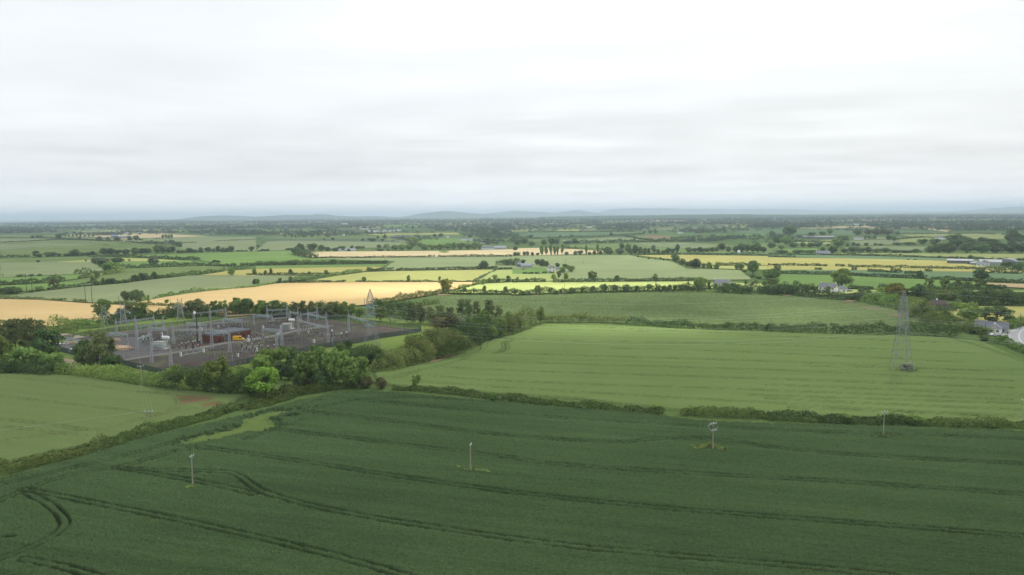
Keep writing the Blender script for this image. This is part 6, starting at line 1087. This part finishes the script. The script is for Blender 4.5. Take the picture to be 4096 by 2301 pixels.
bld('glasshouse', 'B', 915, 568, 165, 24, 20, 0, PALE, TIN, 'long grey shed behind the thicket by the pale barley', 'shed', .5); bld('barn', 'B', 2330, 552, 130, 35, 20, .1, PALE, TIN, 'pale round-roofed barn above the pale barley', 'barn', .55, curved=True, ridge='Y'); bld('barn', 'B', 2455, 550, 130, 34, 18, -.1, GREYR, TIN, 'grey low barn right of the round-roofed barn', 'barn', .5); bld('house', 'B', 2285, 490, 42, 32, 9, .3, REND, SLATE, 'bright white gabled house above the round-roofed barn', eave=.6, win=(2, 2), ridge='Y'); bld('bungalow', 'B', 2120, 462, 120, 20, 12, 0, REND, TIN, 'white bungalow beside the bright green field', 'bungalow', .5, (5, 1))
bld('barn', 'B', 1410, 437, 105, 24, 20, 0, TIND, TIND, 'dark barn beyond the wheel-tracked wheat', 'barn', .55); bld('barn', 'B', 1530, 434, 90, 25, 18, 0, TIND, SLATE, 'second dark barn right of the wheel-tracked wheat', 'barn', .5)
for x, y, w, h, lab in ((1095, 348, 90, 10, 'long'), (1140, 370, 48, 18, 'small square'), (1212, 378, 62, 22, 'tall white'), (1330, 370, 130, 18, 'widest white'), (1440, 362, 45, 14, 'easternmost')): bld('warehouse', 'B', x, y, w, h, 30, 0, WHITE, TIN, lab+' warehouse of the far white industrial group', 'warehouse', .8)
bld('house', 'B', 895, 294, 68, 10, 20, 0, REND, TIN, 'distant white building in the dark far woods', eave=.7); bld('house', 'B', 885, 410, 24, 18, 9, 0, REND, SLATE, 'small white house below the long far wood', eave=.6); bld('house', 'B', 1930, 428, 30, 20, 9, 0, REND, SLATE, 'pale house among trees above the bright green field', eave=.6); bld('house', 'B', 385, 342, 18, 9, 9, 0, REND, SLATE, 'tiny white house on the far western plain', eave=.6)
bld('barn', 'A', 1150, 430, 55, 24, 16, 0, TIND, surf('blue_sheet_roof', (.2, .26, .36), .6, .1, .5), 'blue-roofed barn beside the tan strip field', 'barn', .55); bld('barn', 'A', 1240, 433, 82, 17, 16, 0, TIND, surf('blue_grey_roof', (.24, .29, .37), .6, .1, .5), 'low blue-grey shed right of the blue-roofed barn', 'barn', .55); bld('barn', 'A', 960, 362, 80, 12, 20, 0, GREYR, TIN, 'far grey sheds above the tan strip field', 'barn', .6)
for x, lab in ((1110, 'westernmost'), (1195, 'second'), (1270, 'third'), (1400, 'easternmost')): bld('house', 'A', x, 388, 38, 12, 10, 0, REND, SLATE, lab+' white house of the hamlet behind the tan strip', eave=.55)
for x, y, lab in ((1970, 380, 'pale house left of the far greenhouse row'), (2085, 378, 'pale house right of the far greenhouse row'), (2340, 325, 'distant pale roof in the far western woods')): bld('house', 'A', x, y, 50, 11, 10, 0, REND, TIN, lab, eave=.55)
# gardens, road, cars
flat('ground', wp('D 470,1000 520,992 760,1000 880,1002 900,1015 500,1022'), F_K, z=.9); flat('path', wp('C 255,780 285,778 300,805 270,810'), CPA, z=.95); flat('ground', wp('C 0,745 210,735 250,745 60,755'), CPA, z=.93)
ROADM = surf('road_tarmac', (.33, .33, .335), .85, .1, .3, spec=0); RD = wp('I 2375,655 2385,600 2420,560 2500,535 2572,515 2800,470 2800,850 2572,725 2470,690 2400,675'); flat('road', RD, ROADM, z=.1); flat('road', wp('I 2330,555 2420,545 2440,600 2390,640 2360,610 2270,615 2200,600'), surf('forecourt', (.33, .32, .31), .9, .1, .4), z=.08)
def dashes(s, w, on, off, z=.115):
    W_ = smoothline(wp(s)); seg = np.linalg.norm(np.diff(W_, axis=0), axis=1); cum = np.concatenate([[0], np.cumsum(seg)]); b = MB(); t = 0
    while t < cum[-1]:
        a, e2 = t, min(t+on, cum[-1]); p = np.array([np.interp(a, cum, W_[:, 0]), np.interp(a, cum, W_[:, 1])]); q = np.array([np.interp(e2, cum, W_[:, 0]), np.interp(e2, cum, W_[:, 1])])
        d = (q-p)/(np.linalg.norm(q-p)+1e-6); n = np.array([-d[1], d[0]])*w/2
        b.add([(*(p-n), z), (*(p+n), z), (*(q+n), z), (*(q-n), z)], [(3, 2, 1, 0)]); t += on+off
    tag(b.build('road_marking', WHITE), kind='structure')
dashes('I 2600,720 2530,660 2515,610 2545,560 2620,520', .22, 4, 0); dashes('I 2500,700 2440,655 2425,610 2455,565 2560,525', .22, 2, 2)
car('I', 2270, 612, .1, WHITE, 'white car parked in front of the roadside cottage'); car('I', 1650, 362, .3, PALE, 'pale car parked beside the brown-roofed bungalow'); car('D', 735, 1000, .1, WHITE, 'white car outside the white two-storey house'); car('I', 1825, 360, 0, WHITE, 'white car at the gable end of the bungalow')
for x, lab in ((262, 'left one of two white-wrapped bales by the thicket'), (318, 'right one of two white-wrapped bales by the thicket')):
    p = ft('D', x, 975); o = MB().cyl((-.7, 0, .75), (.7, 0, .75), .78, .78, 16).cyl((-.72, 0, .75), (-.7, 0, .75), .5, .78, 16).build('silage_bale', WHITE); o.scale = (2.4, 2.4, 2.4); o.location = (p[0], p[1], 0); tag(o, lab, 'bale', 'white-wrapped bales')
p = ft('C', 2282, 588); o = MB().cyl((0, 0, 0), (0, 0, 4), 2.6, 2.6, 14).cyl((0, 0, 4), (0, 0, 5.6), 2.6, .4, 14).build('white_tank', WHITE); o.location = (p[0], p[1], 0); tag(o, 'white domed tank in front of the dark wood', 'tank')
# ------------------------------------------------------------------ sheep and cattle
def beast(name, n, col):
    b = MB(); P = [(-.62, .62, .1), (-.58, .7, .24), (-.35, .72, .3), (0, .7, .31), (.35, .73, .29), (.52, .8, .2), (.66, .92, .14), (.74, .98, .13), (.92, .9, .09), (1.0, .86, .05)]; m = 10; V = []
    for x, z, r in P: V += [(x, math.cos(6.283*i/m)*r*.85, z+math.sin(6.283*i/m)*r) for i in range(m)]
    b.add(V, [(j*m+i, j*m+(i+1) % m, (j+1)*m+(i+1) % m, (j+1)*m+i) for j in range(len(P)-1) for i in range(m)]+[tuple(range(m))[::-1], tuple(range((len(P)-1)*m, len(P)*m))])
    for x in (-.42, .38):
        for s in (-.14, .14): b.cyl((x, s, .62), (x+(.05 if x < 0 else -.02), s, .3), .09, .05, 6); b.cyl((x+(.05 if x < 0 else -.02), s, .3), (x, s, 0), .05, .04, 6)
    for s in (-1, 1): b.cyl((.76, s*.08, 1.0), (.72, s*.24, 1.02), .05, .02, 5)
    me = b.build(name, col, smooth=True); return me
SH = None; rs = random.Random(2)
for i, q in enumerate('C 760,515 C 820,522 C 845,530 C 905,512 C 940,520 C 1090,503 C 1330,497 C 1375,500 C 1420,503 C 1460,498 C 1490,510 C 1170,512 C 1010,525 C 880,540 B 262,594 B 275,591 B 285,593 B 270,597 B 140,650 B 215,640 A 420,530 A 470,536 A 520,534 A 1230,548 A 1290,545 A 1180,550'.split()):
    if len(q) == 1: crp = q; continue
    x, y = map(float, q.split(',')); p = ft(crp, x, y); o = beast('sheep', 1, WHITE) if SH is None else SH.copy()
    if SH is None: SH = o
    else: COL.objects.link(o)
    o.location = (p[0], p[1], .4); o.rotation_euler = (0, 0, rs.uniform(0, 6.28)); tag(o, 'white sheep grazing on the far pasture '+{'C': 'in front of the thick dark hedge', 'B': 'left of the pale barley tip', 'A': 'above the long western tree row'}[crp], 'sheep', 'sheep '+crp.replace('C', 'of the eastern flock').replace('B', 'of the middle flock').replace('A', 'of the western flock'))
# grass islands at the pole feet, elder under the pylon, mound in the barley
for s, h, w, c_, lab in (('X 1742,1134 1785,1130 1826,1140', 1.5, 2.8, 'o', 'bright green weeds round the switchgear pole foot'), ('X 2196,1106 2222,1104 2262,1112', 1.3, 3, 'u', 'grass mound at the eastern pole foot'), ('X 470,1232 500,1230', 1.2, 2, 'm', 'weeds at the foot of the western pole'), ('X 1150,1184 1185,1190 1235,1194', 1.2, 1.6, 'm', 'weeds at the foot of the middle pole'), ('I 1170,965 1260,968 1330,975 1500,970', 1.2, 3, 'o', 'grass and weeds under the pylon in the wheat'), ('X 1625,1153 1640,1150', 1.1, 1.6, 'm', 'tall weed tuft in the bean field')):
    hedge(s, h, w, c_, lab, .5, name='weeds', group=None, cat='weeds', smin=.35, dens=1.6)
plant(3072+1395/2.5117, 1100+972/2.5117, 135/2.5117, 95/2.5117, 'bush', 'w', 'white-flowering elder bush at the pylon foot in the wheat', None)
plant(1024+75/2.5117, 1200+990/2.5117, 160/2.5117, 70/2.5117, 'bush', 'd', 'low dark bush at the foot of the bright round tree', None)
EXPO = 2.86
# ------------------------------------------------------------------ render settings
vs = SC.view_settings; vs.view_transform = 'Standard'; vs.look = 'None'; vs.gamma = 1; vs.use_curve_mapping = False; vs.exposure = EXPO
SC.cycles.use_denoising = True; SC.cycles.max_bounces = 6; SC.cycles.diffuse_bounces = 2; SC.cycles.glossy_bounces = 2; SC.cycles.transmission_bounces = 2
SC.cycles.transparent_max_bounces = 12; SC.cycles.volume_bounces = 2; SC.cycles.sample_clamp_indirect = 6
bpy.context.view_layer.update()
